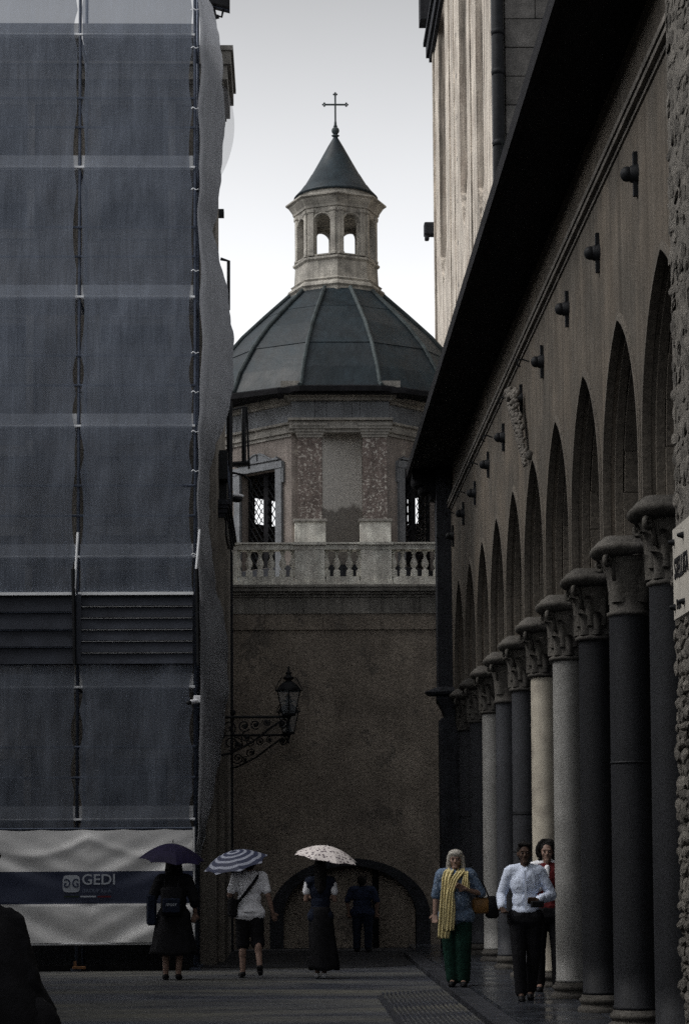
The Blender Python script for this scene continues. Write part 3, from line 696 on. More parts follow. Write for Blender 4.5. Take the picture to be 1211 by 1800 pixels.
M['niche2'] = custom('niche_render_with_tidemark', _tide, .95)
nb.build('niche', 'niche2', ch, True)
for (u0, u1) in ((524, 566), (638, 680)):
    x0, x1 = ax(u0, 850, DF - .25), ax(u1, 850, DF - .25)
    zc0, zc1 = Z(768, DF - .3), Z(744, DF - .3); zp0, zp1 = Z(950, DF - .3), Z(917, DF - .3)
    vary(MB().box(x0, x1, DF - .25, DF - .1, zp1, zc0).build('pilaster', 'red', ch).data, 0)
    mb = MB(); n_ = 5
    for i in range(n_):
        p = .02 + .022 * i; mb.box(x0 - p, x1 + p, DF - .25 - p, DF - .1, zc0 + (zc1 - zc0) * i / n_, zc0 + (zc1 - zc0) * (i + 1) / n_)
    mb.build('pilaster_capital', 'corn2', ch)
    MB().cbox(((x0 + x1) / 2 + (.0), DF - .2, (zp0 - .4 + zp1) / 2), ((x1 - x0) / 2 + .07, .13, (zp1 - zp0 + .4) / 2), 0, .01).build('pilaster_pedestal', 'balus', ch)
    MB().cbox(((x0 + x1) / 2, DF - .2, zp1 + .02), ((x1 - x0) / 2 + .1, .17, .03), 0, .01).build('pedestal_moulding', 'corn2', ch)
# entablature all round (octagonal rings) plus the front projection
def octring(name, m, d0, d1, z0, z1, ks=(1, 2, 6, 7), front=0):
    for k in ks:
        mb = MB(); h0 = (AP + d0) * math.tan(PI / 8); h1 = (AP + d1) * math.tan(PI / 8)
        V = [face_pt(k, s, d, z) for s, d in ((-h0, d0), (h0, d0), (h1, d1), (-h1, d1)) for z in (z0, z1)]
        mb.add(V, [(0, 2, 4, 6), (1, 7, 5, 3), (0, 1, 3, 2), (2, 3, 5, 4), (4, 5, 7, 6), (6, 7, 1, 0)]); mb.build(name, m, ch)
zf = [Z(v, DF - .3) for v in (762, 756, 750, 742, 738, 706, 700, 690)]
for (z0, z1, p) in ((zf[0], zf[1], .04), (zf[1], zf[2], .09), (zf[2], zf[3], .07), (zf[3], zf[4], .14)):
    octring('architrave', 'corn2', 0, p, z0, z1)
    zz = .03
    B('architrave', 'corn2', ch, fx0 - p * .5, fx1 + p * .5, DF - .25 - p, DF - .1, z0 + zz, z1 + zz)
octring('frieze', 'bluestone', 0, .03, zf[4], zf[5])
fxx = [fx0 + (fx1 - fx0) * t for t in (0, .24, .36, .62, .70, 1)]
for a_, b_ in zip(fxx, fxx[1:]): B('frieze_stone', 'bluestone', ch, a_ + .004, b_ - .004, DF - .22 - rnd.uniform(0, .012), DF - .1, zf[4] + .03, zf[5] + .03)
for (z0, z1, p) in ((zf[5], zf[6], .1), (zf[6], zf[7], .2), (zf[7], zE + .09, .3)):
    octring('cornice', 'corn2', 0, p, z0, z1); B('cornice', 'corn2', ch, fx0 - p * .7, fx1 + p * .7, DF - .25 - p, DF - .1, z0 + .03, z1 + .03)
# window surrounds, frames and lattices
def dia(mb, k, s0, s1, z0, z1, d, step=.15, th=.013):
    n = int((s1 - s0 + z1 - z0) / step) + 2
    for sg in (1, -1):
        for i in range(-n, n):
            c = i * step * 1.25; pts_ = []
            a = [(s, z0 + sg * (s - s0) * 1.35 + c) for s in (s0, s1)]
            (sa, za_), (sb, zb_) = a
            def clip(s1_, z1_, s2_, z2_):
                out_ = []
                for (s, z) in ((s1_, z1_), (s2_, z2_)):
                    out_.append((s, z))
                t0, t1 = 0, 1; dz = z2_ - z1_
                for lim, sign in ((z0, 1), (z1, -1)):
                    if abs(dz) < 1e-9: continue
                    t = (lim - z1_) / dz
                    if sign * dz > 0: t0 = max(t0, t)
                    else: t1 = min(t1, t)
                return (t0, t1) if t1 > t0 else None
            r = clip(sa, za_, sb, zb_)
            if r:
                p = [face_pt(k, sa + (sb - sa) * t, d, za_ + (zb_ - za_) * t) for t in r]
                mb.tube(p, th, 4)
for k in (7, 1, 3, 5):
    fr = MB(); z0w = zW0 if k in (1, 7) else zW0r
    for s0, s1 in ((-ww - .0, -ww + .06), (ww - .06, ww)): fbox(fr, k, s0, s1, -.26, -.2, zW0, zW1)
    fbox(fr, k, -.07, .07, -.27, -.19, zW0, zW1)
    zt_ = zW0 + .28
    fbox(fr, k, -ww, ww, -.262, -.198, zt_ - .03, zt_ + .03); fbox(fr, k, -ww, ww, -.262, -.198, zW1 - .06, zW1)
    wo = fr.build('window', 'timber', ch)
    if k in (1, 7):
        lt = MB(); dia(lt, k, -ww + .06, -.07, zW0, zW1 - .06, -.17); dia(lt, k, .07, ww - .06, zW0, zW1 - .06, -.17); lt.build('lattice', 'iron', wo)
        su = MB()
        for s0, s1 in ((-ww - .17, -ww), (ww, ww + .17)):
            fbox(su, k, s0, s1, -.02, .06, zd0, zW1 - .003)
            fbox(su, k, s0 - .05 if s0 < 0 else s0 + .02, s1 - .02 if s0 < 0 else s1 + .05, -.02, .05, zW1 - .3, zW1 + .12)
        fbox(su, k, -ww - .2, ww + .2, -.02, .075, zW1, zW1 + .14)
        fbox(su, k, -ww - .12, ww + .12, -.02, .1, zW1 + .17, zW1 + .2)
        for s_ in (-1, 1):
            pp = []
            for i in range(13):
                t = i / 12; pp.append((s_ * (.02 + .55 * t), zW1 + .2 + .16 * (.5 + .5 * math.cos(t * PI * 1.25)) ** .8))
            for (sa, za_), (sb, zb_) in zip(pp, pp[1:]):
                V = [face_pt(k, s, d, z) for s, zt2 in ((sa, za_), (sb, zb_)) for d in (-.02, .055) for z in (zW1 + .14, zt2)]
                su.add(V, [(0, 1, 3, 2), (4, 6, 7, 5), (0, 4, 5, 1), (2, 3, 7, 6), (0, 2, 6, 4), (1, 5, 7, 3)])
            su.tube([face_pt(k, s, .06, z) for s, z in pp], .018, 5)
        su.build('surround', 'bluestone', wo)
# dome
NS = 12
zR = Z(678, DYc - 3.0)
prof = [(3.12, 0), (3.0, .06), (2.82, .50), (2.44, 1.14), (2.02, 1.68), (1.52, 2.2), (1.0, 2.72)]
zTop = Z(505, DYc - 1.0); sc_z = (zTop - zR) / 2.72
prof = [(r, zR + z * sc_z) for r, z in prof]
def dp(a, r, z): return (DX + r * math.sin(a), DYc - r * math.cos(a), z)
dome = MB().lathe([(3.16, 0), (3.16, .1), (3.12, .13)], (DX, DYc, zR - .11), NS, PI / 12, cap=False)
dome.lathe([(3.16, 0), (2.2, .02)], (DX, DYc, zR - .11), NS, PI / 12, cap=False)
do = dome.build('dome', 'timber', ch)
for j in range(NS):
    a0, a1 = (j - .5) * 2 * PI / NS, (j + .5) * 2 * PI / NS
    for i, (p0, p1) in enumerate(zip(prof, prof[1:])):
        if i == 1 or i == 0 or i >= 2:
            pass
    rows = [(0, 1), (1, 3), (3, 5), (5, 6)]
    for q, (i0, i1) in enumerate(rows):
        mb = MB(); nW = 4
        for i in range(i0, i1):
            (r0, z0), (r1, z1) = prof[i], prof[i + 1]
            e = .03 if i == i0 else .012; e1 = .0 if i == i1 - 1 else .012
            for t in range(nW):
                b0, b1 = a0 + (a1 - a0) * t / nW, a0 + (a1 - a0) * (t + 1) / nW
                def flat(b, r):   # keep the panel flat across its chord
                    c = (a0 + a1) / 2; return r * math.cos((a1 - a0) / 2) / math.cos(b - c)
                mb.add([dp(b0, flat(b0, r0 + e), z0 - (.02 if i == i0 and i else 0)), dp(b1, flat(b1, r0 + e), z0 - (.02 if i == i0 and i else 0)), dp(b1, flat(b1, r1 + e1), z1), dp(b0, flat(b0, r1 + e1), z1)], [(0, 1, 2, 3)])
        # under lip
        r0, z0 = prof[i0]
        me_o = mb.build('lead_panel', 'lead', do)
    rbm = MB().tube([dp(a0, r + .035, z + .01) for r, z in prof], .042, 7).build('lead_roll', 'leadrib', do)
# dark projecting eave board over the front bay
B('eave_board', 'timber', ch, ax(488, 684, DF - .6), ax(713, 684, DF - .6), DF - .62, DF + .2, zR - .13, zR - .02)
# lantern
LXc, LY = DX, DYc
def oc(name, m, prof_, parent, n=8, a0=0): return MB().lathe(prof_, (LXc, LY, 0), n, a0).build(name, m, parent)
def ZL(v): return Z(v, LY - .85)
z0, z1, z2, z3, z4, z5, z6 = [ZL(v) for v in (508, 487, 452, 446, 362, 346, 338)]
ln = MB().lathe([(1.0, z0 - .25), (1.0, z0 + .05), (1.05, z0 + .09), (1.02, z0 + .15), (.95, z0 + .2), (.98, z1 - .02), (.93, z1), (.90, z1 + .03), (.88, z2 - .04), (.93, z2), (.93, z2 + .04), (.84, z3)], (LXc, LY, 0), 8, PI / 2).build('lantern', 'lantern', ch)
LR = .86
def lface(mb, k, s0, s1, d0, d1, zz0, zz1, apo=LR * math.cos(PI / 8)):
    a = -PI / 2 + PI / 8 + k * PI / 4; nx, ny = math.cos(a), math.sin(a)
    V = [(LXc + nx * (apo + d) - ny * s, LY + ny * (apo + d) + nx * s, z) for s in (s0, s1) for d in (d0, d1) for z in (zz0, zz1)]
    return mb.add(V, [(0, 1, 3, 2), (4, 6, 7, 5), (0, 4, 5, 1), (2, 3, 7, 6), (0, 2, 6, 4), (1, 5, 7, 3)])
lh = LR * math.sin(PI / 8); lw = .19
zs = ZL(386) - lw * .2
for k in range(8):
    mb = MB(); ap = LR * math.cos(PI / 8)
    for s0, s1 in ((-lh, -lw), (lw, lh)): lface(mb, k, s0, s1, -.17, 0, z3, z4)
    a = -PI / 2 + PI / 8 + k * PI / 4; nx, ny = math.cos(a), math.sin(a)
    def P_(s, d, z): return (LXc + nx * (ap + d) - ny * s, LY + ny * (ap + d) + nx * s, z)
    q = [(-lw * math.cos(t), zs + lw * math.sin(t)) for t in [PI * i / 10 for i in range(11)]]
    for (sa, za_), (sb, zb_) in zip(q, q[1:]):
        V = [P_(sa, -.17, za_), P_(sb, -.17, zb_), P_(sb, -.17, z4), P_(sa, -.17, z4), P_(sa, 0, za_), P_(sb, 0, zb_), P_(sb, 0, z4), P_(sa, 0, z4)]
        mb.add(V, [(0, 1, 2, 3), (4, 7, 6, 5), (0, 4, 5, 1), (3, 2, 6, 7)])
    # raised arch frame
    qo = [(-(lw + .03) * math.cos(t), zs + (lw + .03) * math.sin(t)) for t in [PI * i / 10 for i in range(11)]]
    mb.tube([P_(-lw - .03, .01, z3)] + [P_(s, .01, z) for s, z in qo] + [P_(lw + .03, .01, z3)], .022, 5)
    lface(mb, k, -lw - .02, lw + .02, -.05, .03, z3, z3 + .03)
    mb.build('lantern_bay', 'lantern', ln)
    # twin pilasters at the corner
    av = -PI / 2 + k * PI / 4
    mb = MB(); cx_, cy_ = LXc + (LR + .02) * math.cos(av), LY + (LR + .02) * math.sin(av)
    for s_ in (-1, 1):
        ar = av + s_ * R(22.5); tx, ty = -math.sin(ar), math.cos(ar); px_, py_ = LXc + (LR) * math.cos(av) + tx * s_ * .085, LY + LR * math.sin(av) + ty * s_ * .085
        mb.cbox((px_, py_, (z3 + z4) / 2 - .03), (.035, .055, (z4 - z3) / 2 - .03), ar, 0)
        mb.cbox((px_, py_, z4 - .06), (.055, .075, .035), ar, .01)
        mb.cbox((px_, py_, z3 + .03), (.05, .07, .03), ar, .01)
    mb.build('pilaster', 'lantern', ln)
MB().lathe([(LR - .15, z4 - .1), (LR + .02, z4 - .1), (LR + .03, z4), (LR + .06, z4 + .01), (LR + .07, z4 + .06), (LR + .15, z5 - .02), (LR + .16, z5), (LR + .22, z5 + .03), (LR + .22, z5 + .06), (LR - .1, z5 + .1)], (LXc, LY, 0), 8, PI / 2).build('lantern_cornice', 'lantern', ln)
zc = Z(240, LY); zcb = Z(345, LY)
MB().lathe([(.9, z5 + .02), (.82, zcb - .06), (.6, zcb)], (LXc, LY, 0), 32).build('lantern_attic', 'lantern', ln)
Hc = zc - zcb
cone = MB().lathe([(.90, -.07), (.845, -.01), (.775, .05 * Hc), (.70, .13 * Hc), (.685, .133 * Hc), (.53, .33 * Hc), (.52, .333 * Hc), (.34, .58 * Hc), (.17, .82 * Hc), (.045, .985 * Hc), (.045, Hc)], (LXc, LY, zcb), 40).build('cone_roof', 'lead', ln, True)
zball = Z(230, LY); zarm = Z(184, LY); ztip = Z(166, LY)
MB().lathe([(.05, -.14), (.09, -.11), (.05, -.085)], (LXc, LY, zball), 12).ell((LXc, LY, zball), (.085, .085, .085)).lathe([(.03, .08), (.05, .1), (.03, .12), (.025, .2)], (LXc, LY, zball), 10).build('ball_finial', 'leadrib', ln, True)
cr = MB().tube([(LXc, LY, zball + .1), (LXc, LY, ztip)], .02, 6); aw = .235
cr.tube([(LXc - aw, LY, zarm), (LXc + aw, LY, zarm)], .02, 6)
for (x, z) in ((LXc - aw, zarm), (LXc + aw, zarm), (LXc, ztip)):
    for dx, dz in ((.03, 0), (-.03, 0), (0, .03), (0, -.03)): cr.ell((x + dx, LY, z + dz), (.022, .02, .022), None, 6, 5)
cr.build('cross', 'leadrib', ln)

# ------------------------------------------------------------------ stone tower at the right
TX, TY0, TY1, TZ = ax(764.5, 500, 59.3), 42.55, 59.3, 27
tw = thing('stone_tower', 'tall pale limestone church block with blind recesses above the portico roof', 'tower', (6, 50, 0))
M['recess'] = mat('shade_brown_recess_stone', (.17, .14, .12), .9, .3, 3, .5, 20, streak=.5)  # shade of the recesses put into a brown colour
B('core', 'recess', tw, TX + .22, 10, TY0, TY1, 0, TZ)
rec = [(44.4, 46.0, az(845, 330, 46)), (48.4, 50.4, az(815, 330, 50)), (54.9, 57.2, az(775, 448, 57))]
yy = TY0
for a_, b_, zz in rec:
    B('wall', 'tower', tw, TX, TX + .22, yy, a_, 0, TZ)
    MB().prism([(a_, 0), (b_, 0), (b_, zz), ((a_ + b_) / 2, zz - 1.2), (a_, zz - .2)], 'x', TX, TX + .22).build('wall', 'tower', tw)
    yy = b_
B('wall', 'tower', tw, TX, TX + .22, yy, TY1, 0, TZ)
for yv, d in ((47.2, .03), (51.9, .02), (53.3, .03), (58.6, .05)): B('pilaster_strip', 'tower', tw, TX - d, TX, yv, yv + .3, 0, TZ - 2)
zt0 = az(757, 110, 59.4)
for z0_, z1_, p in ((zt0, zt0 + .15, .10), (zt0 + .15, zt0 + .5, .18), (zt0 + .5, zt0 + .62, .25)): B('cornice', 'dark_stone', tw, TX - p, TX, TY0, TY1 + p, z0_, z1_)
zt1 = az(757, 45, 59.4); MB().box(TX - .36, TX + .4, 58.9, TY1 + .3, zt1, TZ + 1).build('corner_block', 'dark_stone', tw)
gx, gz = at(753, 400, 59); MB().cbox((TX - .14, 59.2, gz), (.16, .18, .17), 0, .02).cbox((TX - .22, 59.2, gz - .1), (.06, .12, .2), 0, .02).build('gargoyle', 'dark_stone', tw)
for i in range(26):     # putlog holes
    col = i % 2; yv = (51.2, 53.7)[col]; B('putlog_hole', 'iron', tw, TX - .004, TX + .02, yv, yv + .12, 11.2 + (i // 2) * 1.03, 11.3 + (i // 2) * 1.03)
# ashlar return wall
AY = 42.2
X0a = ax(888, 200, AY)
B('return_wall', 'dark_stone', tw, X0a + .02, 9, AY + .03, TY0, 0, TZ)
zz = 9.5; r_ = 0
while zz < 19.5:
    hh = .59; x = X0a - (.0 if r_ % 2 else 0)
    first = .62 if r_ % 2 else 1.0
    while x < 7.2:
        wd = first if first else rnd.uniform(.85, 1.1); first = None
        MB().cbox((x + wd / 2, AY + .05 - rnd.uniform(0, .015), zz + hh / 2), (wd / 2 - .006, .07, hh / 2 - .006), 0, .012).build('ashlar_block', 'ashlar', tw); x += wd
    zz += hh; r_ += 1
dpx = ax(875, 200, AY)
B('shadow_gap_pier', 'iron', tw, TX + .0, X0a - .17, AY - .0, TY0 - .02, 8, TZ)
dpm = MB().tube([(dpx, AY - .1, 8), (dpx, AY - .1, TZ)], .115, 12)
for v in (60, 130, 255, 350): dpm.lathe([(.125, -.06), (.14, 0), (.125, .06)], (dpx, AY - .1, az(875, v, AY)), 12)
dpm.build('downpipe', 'iron', tw, True)
B('pier_strip', 'ashlar', tw, X0a - .16, X0a - .01, AY + .0, TY0, 8, TZ)
# small twig growing from roof edge
MB().tube([(2.9, 38, 11.2), (2.5, 38, 11.15), (2.15, 38, 11.1)], .02, 4, .004).build('twig', 'iron', tw) if False else None

# ------------------------------------------------------------------ palazzo behind the scaffold
pz = thing('palazzo', 'rendered palazzo corner hidden behind the scaffold netting', 'building', (-4, 38, 0))
PXc, PY0, PY1 = -1.13, 35.1, 40.7
zpt = 15.0
B('wall', 'palazzo', pz, -16, PXc, PY0, 36.75, 0, zpt)
B('wall', 'palazzo', pz, -16, PXc - .001, 36.75, PY1, 0, az(400, 690, 38))
for i in range(4):
    for j in range(4):
        x = -3.0 - i * 2.3; z = 1.2 + j * 3.6
        wo = B('window', 'glassdark', pz, x, x + 1.1, PY0 - .01, PY0 + .05, z, z + 2); 
        mb = MB()
        for a in ((x - .12, x, z - .1, z + 2.1), (x + 1.1, x + 1.22, z - .1, z + 2.1), (x - .12, x + 1.22, z + 2.1, z + 2.25), (x - .16, x + 1.26, z - .2, z - .1)): mb.box(a[0], a[1], PY0 - .07, PY0 - .012, a[2], a[3])
        mb.build('frame', 'corn2', wo)
for i, (p, h) in enumerate(((.06, .1), (.1, .22), (.14, .06), (.2, .24), (.26, .22), (.3, .08))):
    z = zpt - .95 + sum((.1, .22, .06, .24, .22, .08)[:i]); MB().box(-16, PXc + p, PY0 - p, 36.75 + p * .4, z, z + h).build('cornice', 'corn2', pz)
# ground storey with its own capital-like impost at the corner
zi = az(400, 908, 38)
B('corner_pilaster', 'palazzo', pz, PXc - .3, -1.03, 36.2, 40.5, 0, zi - .3)
for i, (p, h) in enumerate(((.02, .07), (.05, .08), (.08, .06), (.11, .08))):
    z = zi - .3 + sum((.07, .08, .06, .08)[:i]); B('impost', 'dark_stone', pz, PXc - .3, -1.03 + p, 36.2 - p, 40.5 + p, z, z + h)
B('recess', 'dark_stone', pz, -1.13, -.99, 40.25, 40.6, 0, zi - .3)
# cables and pipes on the corner
bxm = MB().box(-1.12, -.98, 36.5, 36.9, az(380, 845, 36.7), az(380, 795, 36.7)).build('junction_box', 'blackp', pz)
pi_ = MB()
pxr = ax(404, 800, 39); pi_.tube([(pxr, 39, az(404, 905, 39)), (pxr, 39, az(404, 705, 39))], .055, 8); pi_.build('pipe', 'iron', pz)
eq = MB(); ze0, ze1 = az(385, 905, 36.6), az(385, 800, 36.6)
eq.box(-1.5, -1.0, 36.78, 38.6, ze0 - .3, ze1 - .05); eq.build('service_cabinet', 'blackp', pz)
cbm = MB()
for i in range(3):
    x = -.985; y = 36.6 + i * .5; cbm.tube([(x, y, ze1 - .1), (x + .02, y + .02, ze0 + .5), (x + .03, y + .2, ze0 + .2), (x + .02, y + .35, ze0 + .05)], .012, 5)
cbm.build('cable', 'steel', pz)
# outrigger frame (black posts carrying a lamp) on the corner
orx = thing('outrigger_frame', 'black metal bracket frame with two posts fixed to the palazzo corner', 'bracket', (-.8, 39.5, 8.5))
yo = 39.6
x1_, x2_ = ax(429, 780, yo), ax(436, 780, yo); z_a, z_b, z_c = az(430, 717, yo), az(430, 815, yo), az(430, 838, yo)
MB().tube([(x1_, yo, z_b), (x1_, yo, z_a)], .045, 6).build('post', 'iron', orx)
MB().tube([(x2_ + .02, yo, z_b - .1), (x2_ - .02, yo, z_a + .02)], .02, 6).build('post', 'iron', orx)
MB().tube([(-1.08, yo, az(405, 817, yo)), (x2_ + .04, yo, az(436, 814, yo))], .05, 6).build('arm', 'iron', orx)
MB().tube([(-1.08, yo, z_a - .06), (x1_ - .15, yo, z_a - .02), (x1_, yo, z_a + .02), (x2_, yo, z_a)], .02, 5).build('arm', 'iron', orx)
MB().tube([(-1.08, yo, z_c + .02), (-.95, yo, z_c + .07), (x1_, yo, z_c + .03), (x2_ + .04, yo, z_c - .08), (x2_ + .05, yo, z_c - .25)], .022, 5).build('hoop', 'iron', orx)
MB().tube([(x1_ - .1, yo, z_a - .2), (-.98, yo, z_b + .15)], .005, 4).build('stay', 'iron', orx)
# dome camera on arm
dc = thing('dome_camera', 'white wall camera with flat arm beside the chapel window', 'camera', (-.95, 39.3, 8.3))
yo2 = 39.2; xa, za = at(399, 865, yo2); xb, zb2 = at(413, 868, yo2)
MB().cap((xa, yo2, za - .06), (xa, yo2, za + .06), .05, .05).build('mount', 'white', dc, True)
MB().cap((xa, yo2, za - .04), (xb + .05, yo2, zb2 - .04), .04, .05).ell((xb + .03, yo2, zb2 - .04), (.14, .11, .04)).build('arm', 'white', dc, True)
MB().ell((xb + .04, yo2, zb2 - .1), (.11, .1, .06)).build('lens_cover', 'blackp', dc, True)
# floodlight on cornice
fl = thing('floodlight', 'black floodlight on a yoke above the palazzo cornice', 'floodlight', (-1.0, 36.2, 15.1))
yf = 36.4
def f2(u, v): x, z = at(u, v, yf); return (x, yf, z)
pts4 = [f2(*p)[::2] for p in ((367, -20), (368, 11), (373, 10), (404, 18), (404, -20))]
MB().prism(pts4, 'y', yf - .15, yf + .15).build('housing', 'blackp', fl)
MB().tube([f2(373, 10), f2(404, 18)], .02, 6).build('visor', 'steel', fl)
MB().tube([f2(376, 13), f2(379, 26), f2(390, 30), f2(393, 16)], .022, 5).build('yoke', 'iron', fl)
MB().tube([f2(374, 30), f2(373.5, 50)], .035, 8).build('post', 'iron', fl)
MB().tube([f2(367, 34), f2(385, 29)], .035, 6).build('arm', 'iron', fl)
# far bracket frame high on corner (thin rectangle)
hb_ = thing('high_bracket', 'thin black rectangular bracket frame high on the palazzo corner', 'bracket', (-1.0, 38, 12))
def f3(u, v, y=38.5): x, z = at(u, v, y); return (x, y, z)
MB().tube([f3(388, 455), f3(402, 459), f3(402, 545), f3(388, 545)], .035, 4).build('frame', 'iron', hb_)
MB().box(ax(391, 375, 38.5) - .12, ax(394, 375, 38.5), 38.4, 38.6, az(392, 381, 38.5), az(392, 370, 38.5)).build('clamp', 'iron', hb_)

# ------------------------------------------------------------------ street lamps on brackets
def scroll(mb, c, r, turns, y, s=1, r0=.012, start=0):
    mb.tube([(c[0] + s * r * (1 - t / 20 * .85) * math.cos(start + turns * 2 * PI * t / 20), y, c[1] + r * (1 - t / 20 * .85) * math.sin(start + turns * 2 * PI * t / 20)) for t in range(21)], r0, 5)
def lamp(y, label):
    lx = .035; zb_ = 3.95; xw = -1.1
    t = thing('wall_lantern', label, 'street lamp', (xw, y, zb_), 0, 'lanterns on scrolled wall brackets')
    q = MB(); q.tube([(xw, y, zb_), (lx + .03, y, zb_)], .022, 6)
    q.tube([(xw, y, zb_ - .62), (xw + .2, y, zb_ - .58), (xw + .55, y, zb_ - .4), (xw + .85, y, zb_ - .17), (lx - .1, y, zb_ - .05)], .018, 6)
    q.tube([(xw, y, zb_ + .45), (xw, y, zb_ - .8)], .03, 6)
    for cx_, cz_, r in ((xw + .17, -.17, .14), (xw + .2, -.42, .12), (xw + .42, -.14, .1), (xw + .45, -.32, .085), (xw + .6, -.12, .08), (xw + .78, -.09, .06), (xw + .06, -.3, .07), (xw + .33, -.45, .06)):
        scroll(q, (cx_, zb_ + cz_), r, 1.6, y, rnd.choice((-1, 1)), .012, rnd.random() * 6)
        q.ell((cx_ + r * .2, y, zb_ + cz_), (.03, .02, .03), None, 6, 5)
    scroll(q, (lx - .1, zb_ - .11), .085, 1.5, y, -1, .017, PI / 2)
    q.ell((lx - .1, y, zb_ - .11), (.035, .03, .035))
    q.ell((xw + .05, y, zb_ + .3), (.1, .04, .08)); q.ell((xw + .1, y, zb_ + .42), (.07, .03, .06)); q.ell((xw + .04, y, zb_ + .12), (.06, .03, .09))
    q.build('bracket', 'iron', t)
    MB().lathe([(.012, -.14), (.022, -.12), (.012, -.1), (.02, -.02), (.035, 0), (.05, .03), (.03, .06)], (lx, y, zb_ - .02), 10).build('drop_finial', 'iron', t, True)
    z0 = zb_ + .05; h = .36; r0, r1 = .12, .205; n = 6
    c = MB().lathe([(.05, 0), (.13, .01), (.135, .04), (.1, .05)], (lx, y, z0 - .04), n, PI / 6)
    for j in range(n):
        a = j * 2 * PI / n + PI / 6; c.tube([(lx + r0 * math.cos(a), y + r0 * math.sin(a), z0), (lx + r1 * math.cos(a), y + r1 * math.sin(a), z0 + h)], .010, 5)
    c.lathe([(r1 + .01, 0), (r1 + .025, .01), (r1 + .01, .03), (r1 - .01, .02)], (lx, y, z0 + h), n, PI / 6, cap=False)
    c.build('cage', 'iron', t)
    for j in range(n):
        a, b = j * 2 * PI / n + PI / 6, (j + 1) * 2 * PI / n + PI / 6; k = .985
        MB().add([(lx + k * r0 * math.cos(a), y + k * r0 * math.sin(a), z0), (lx + k * r0 * math.cos(b), y + k * r0 * math.sin(b), z0), (lx + k * r1 * math.cos(b), y + k * r1 * math.sin(b), z0 + h), (lx + k * r1 * math.cos(a), y + k * r1 * math.sin(a), z0 + h)], [(0, 1, 2, 3)]).build('pane', 'glass', t)
    MB().lathe([(r1, 0), (.18, .03), (.15, .075), (.11, .115), (.075, .135), (.05, .15), (.045, .17)], (lx, y, z0 + h + .02), 12).build('hood', 'iron', t, True)
    MB().lathe([(.05, 0), (.09, .02), (.10, .035), (.05, .06), (.035, .09), (.055, .11), (.02, .14), (.012, .17), (.022, .19), (.004, .23)], (lx, y, z0 + h + .185), 12).build('finial', 'iron', t, True)
    MB().lathe([(.05, 0), (.065, .02), (.05, .06), (.035, .1), (.035, .14), (.012, .16), (.008, .22)], (lx, y, z0), 12).build('burner', 'blackp', t, True)
    for s_ in (-1, 1): MB().tube([(lx + s_ * r1, y, z0 + h), (lx + s_ * (r1 + .005), y, z0 + h + .05), (lx + s_ * .15, y, z0 + h + .17), (lx + s_ * .1, y, z0 + h + .24)], .008, 5).build('strap', 'iron', t)
    return t
lamp(35.0, 'black iron lantern standing on the nearer scrolled bracket, shown whole against the plaster wall')
lamp(40.1, 'black iron lantern on the farther lower bracket, mostly behind the nearer lantern')

# ------------------------------------------------------------------ scaffold
SY = 33.5
sX = [ax(343, 1000, SY), ax(137, 1000, SY), ax(-70, 1000, SY), ax(-275, 1000, SY)]
zS = lambda v, u=240: az(u, v, SY)
scf = thing('scaffolding', 'steel scaffold with decks in front of the palazzo', 'scaffold', (sX[0], SY, 0))
ZTOP = zS(-140)
for x in sX:
    for y in (SY + .08, SY + 1.2):
        MB().tube([(x, y, 0), (x, y, ZTOP)], .026, 8).build('standard', 'steel', scf, True)
        MB().cbox((x, y, .02), (.08, .08, .02)).build('base_plate', 'steel', scf)
deckv = [50, 283, 511, 738, 968, 1197, 1430]
for v in deckv:
    z = zS(v)
    for a, b in zip(sX, sX[1:]):
        MB().box(b + .03, a - .03, SY + .14, SY + 1.14, z - .1, z - .05).build('deck', 'deck', scf)
        B('toe_board', 'deck', scf, b + .03, a - .03, SY + .1, SY + .13, z - .07, z + .12)
        MB().tube([(b, SY + .03, z - .09), (a, SY + .03, z - .09)], .02, 6).build('ledger', 'alu', scf)
        for dz in (.55, 1.02): MB().tube([(b, SY + .03, z + dz), (a, SY + .03, z + dz)], .02, 6).build('guard_rail', 'steel', scf)
    for x in sX: MB().tube([(x, SY + .08, z - .11), (x, SY + 1.2, z - .11)], .022, 6).build('transom', 'steel', scf)
# outer stand-off tubes near the lower boards
for (u, v0, v1) in ((133, 1045, 935), (347, 1005, 930)):
    MB().tube([(ax(u - 2, v0, SY - .15), SY - .15, az(u, v0, SY - .15)), (ax(u + 4, v1, SY - .15), SY - .1, az(u, v1, SY - .15))], .02, 6).build('stand_off_tube', 'alu', scf)
for u in (132, 349):
    MB().tube([(ax(u, 1170, SY - .15), SY - .15, az(u, 1170, SY - .15)), (ax(u - 3, 1000, SY - .15), SY - .15, az(u, 1000, SY - .15))], .03, 6).build('stand_off_tube', 'iron', scf)

# front nets: one panel per bay, upper and lower
def net(name, m, x0, x1, z0, z1, label, seed, ties, parent=None):
    def fn(u, v):
        z = z0 + (z1 - z0) * v
        e = .0
        for i in range(len(ties) - 1):
            if ties[i] <= z <= ties[i + 1]:
                t = (z - ties[i]) / (ties[i + 1] - ties[i]); e = .06 * math.sin(PI * t) * (1 if (i + seed) % 3 else .35)
        x = x0 + e + (x1 - x0 - 2 * e) * u + .004 * noise.noise(Vector((z * 1.3, seed, u)))
        y = SY - .02 - .05 * math.sin(PI * u) * (.6 + .5 * noise.noise(Vector((z * .8, seed * 3.1, 0)))) - .05 * noise.noise(Vector((u * 3, z * .6, seed))) - .035 * noise.noise(Vector((u * 5 + z * 1.4, z * 1.1 - u * 3, seed + 9))) - .012 * noise.noise(Vector((u * 14, z * 3, seed)))
        return (x, y, z)
    o = MB().grid(fn, 36, 160).build(name, m, None, True); tag(o, label, 'netting', 'nets on the scaffold front'); return o
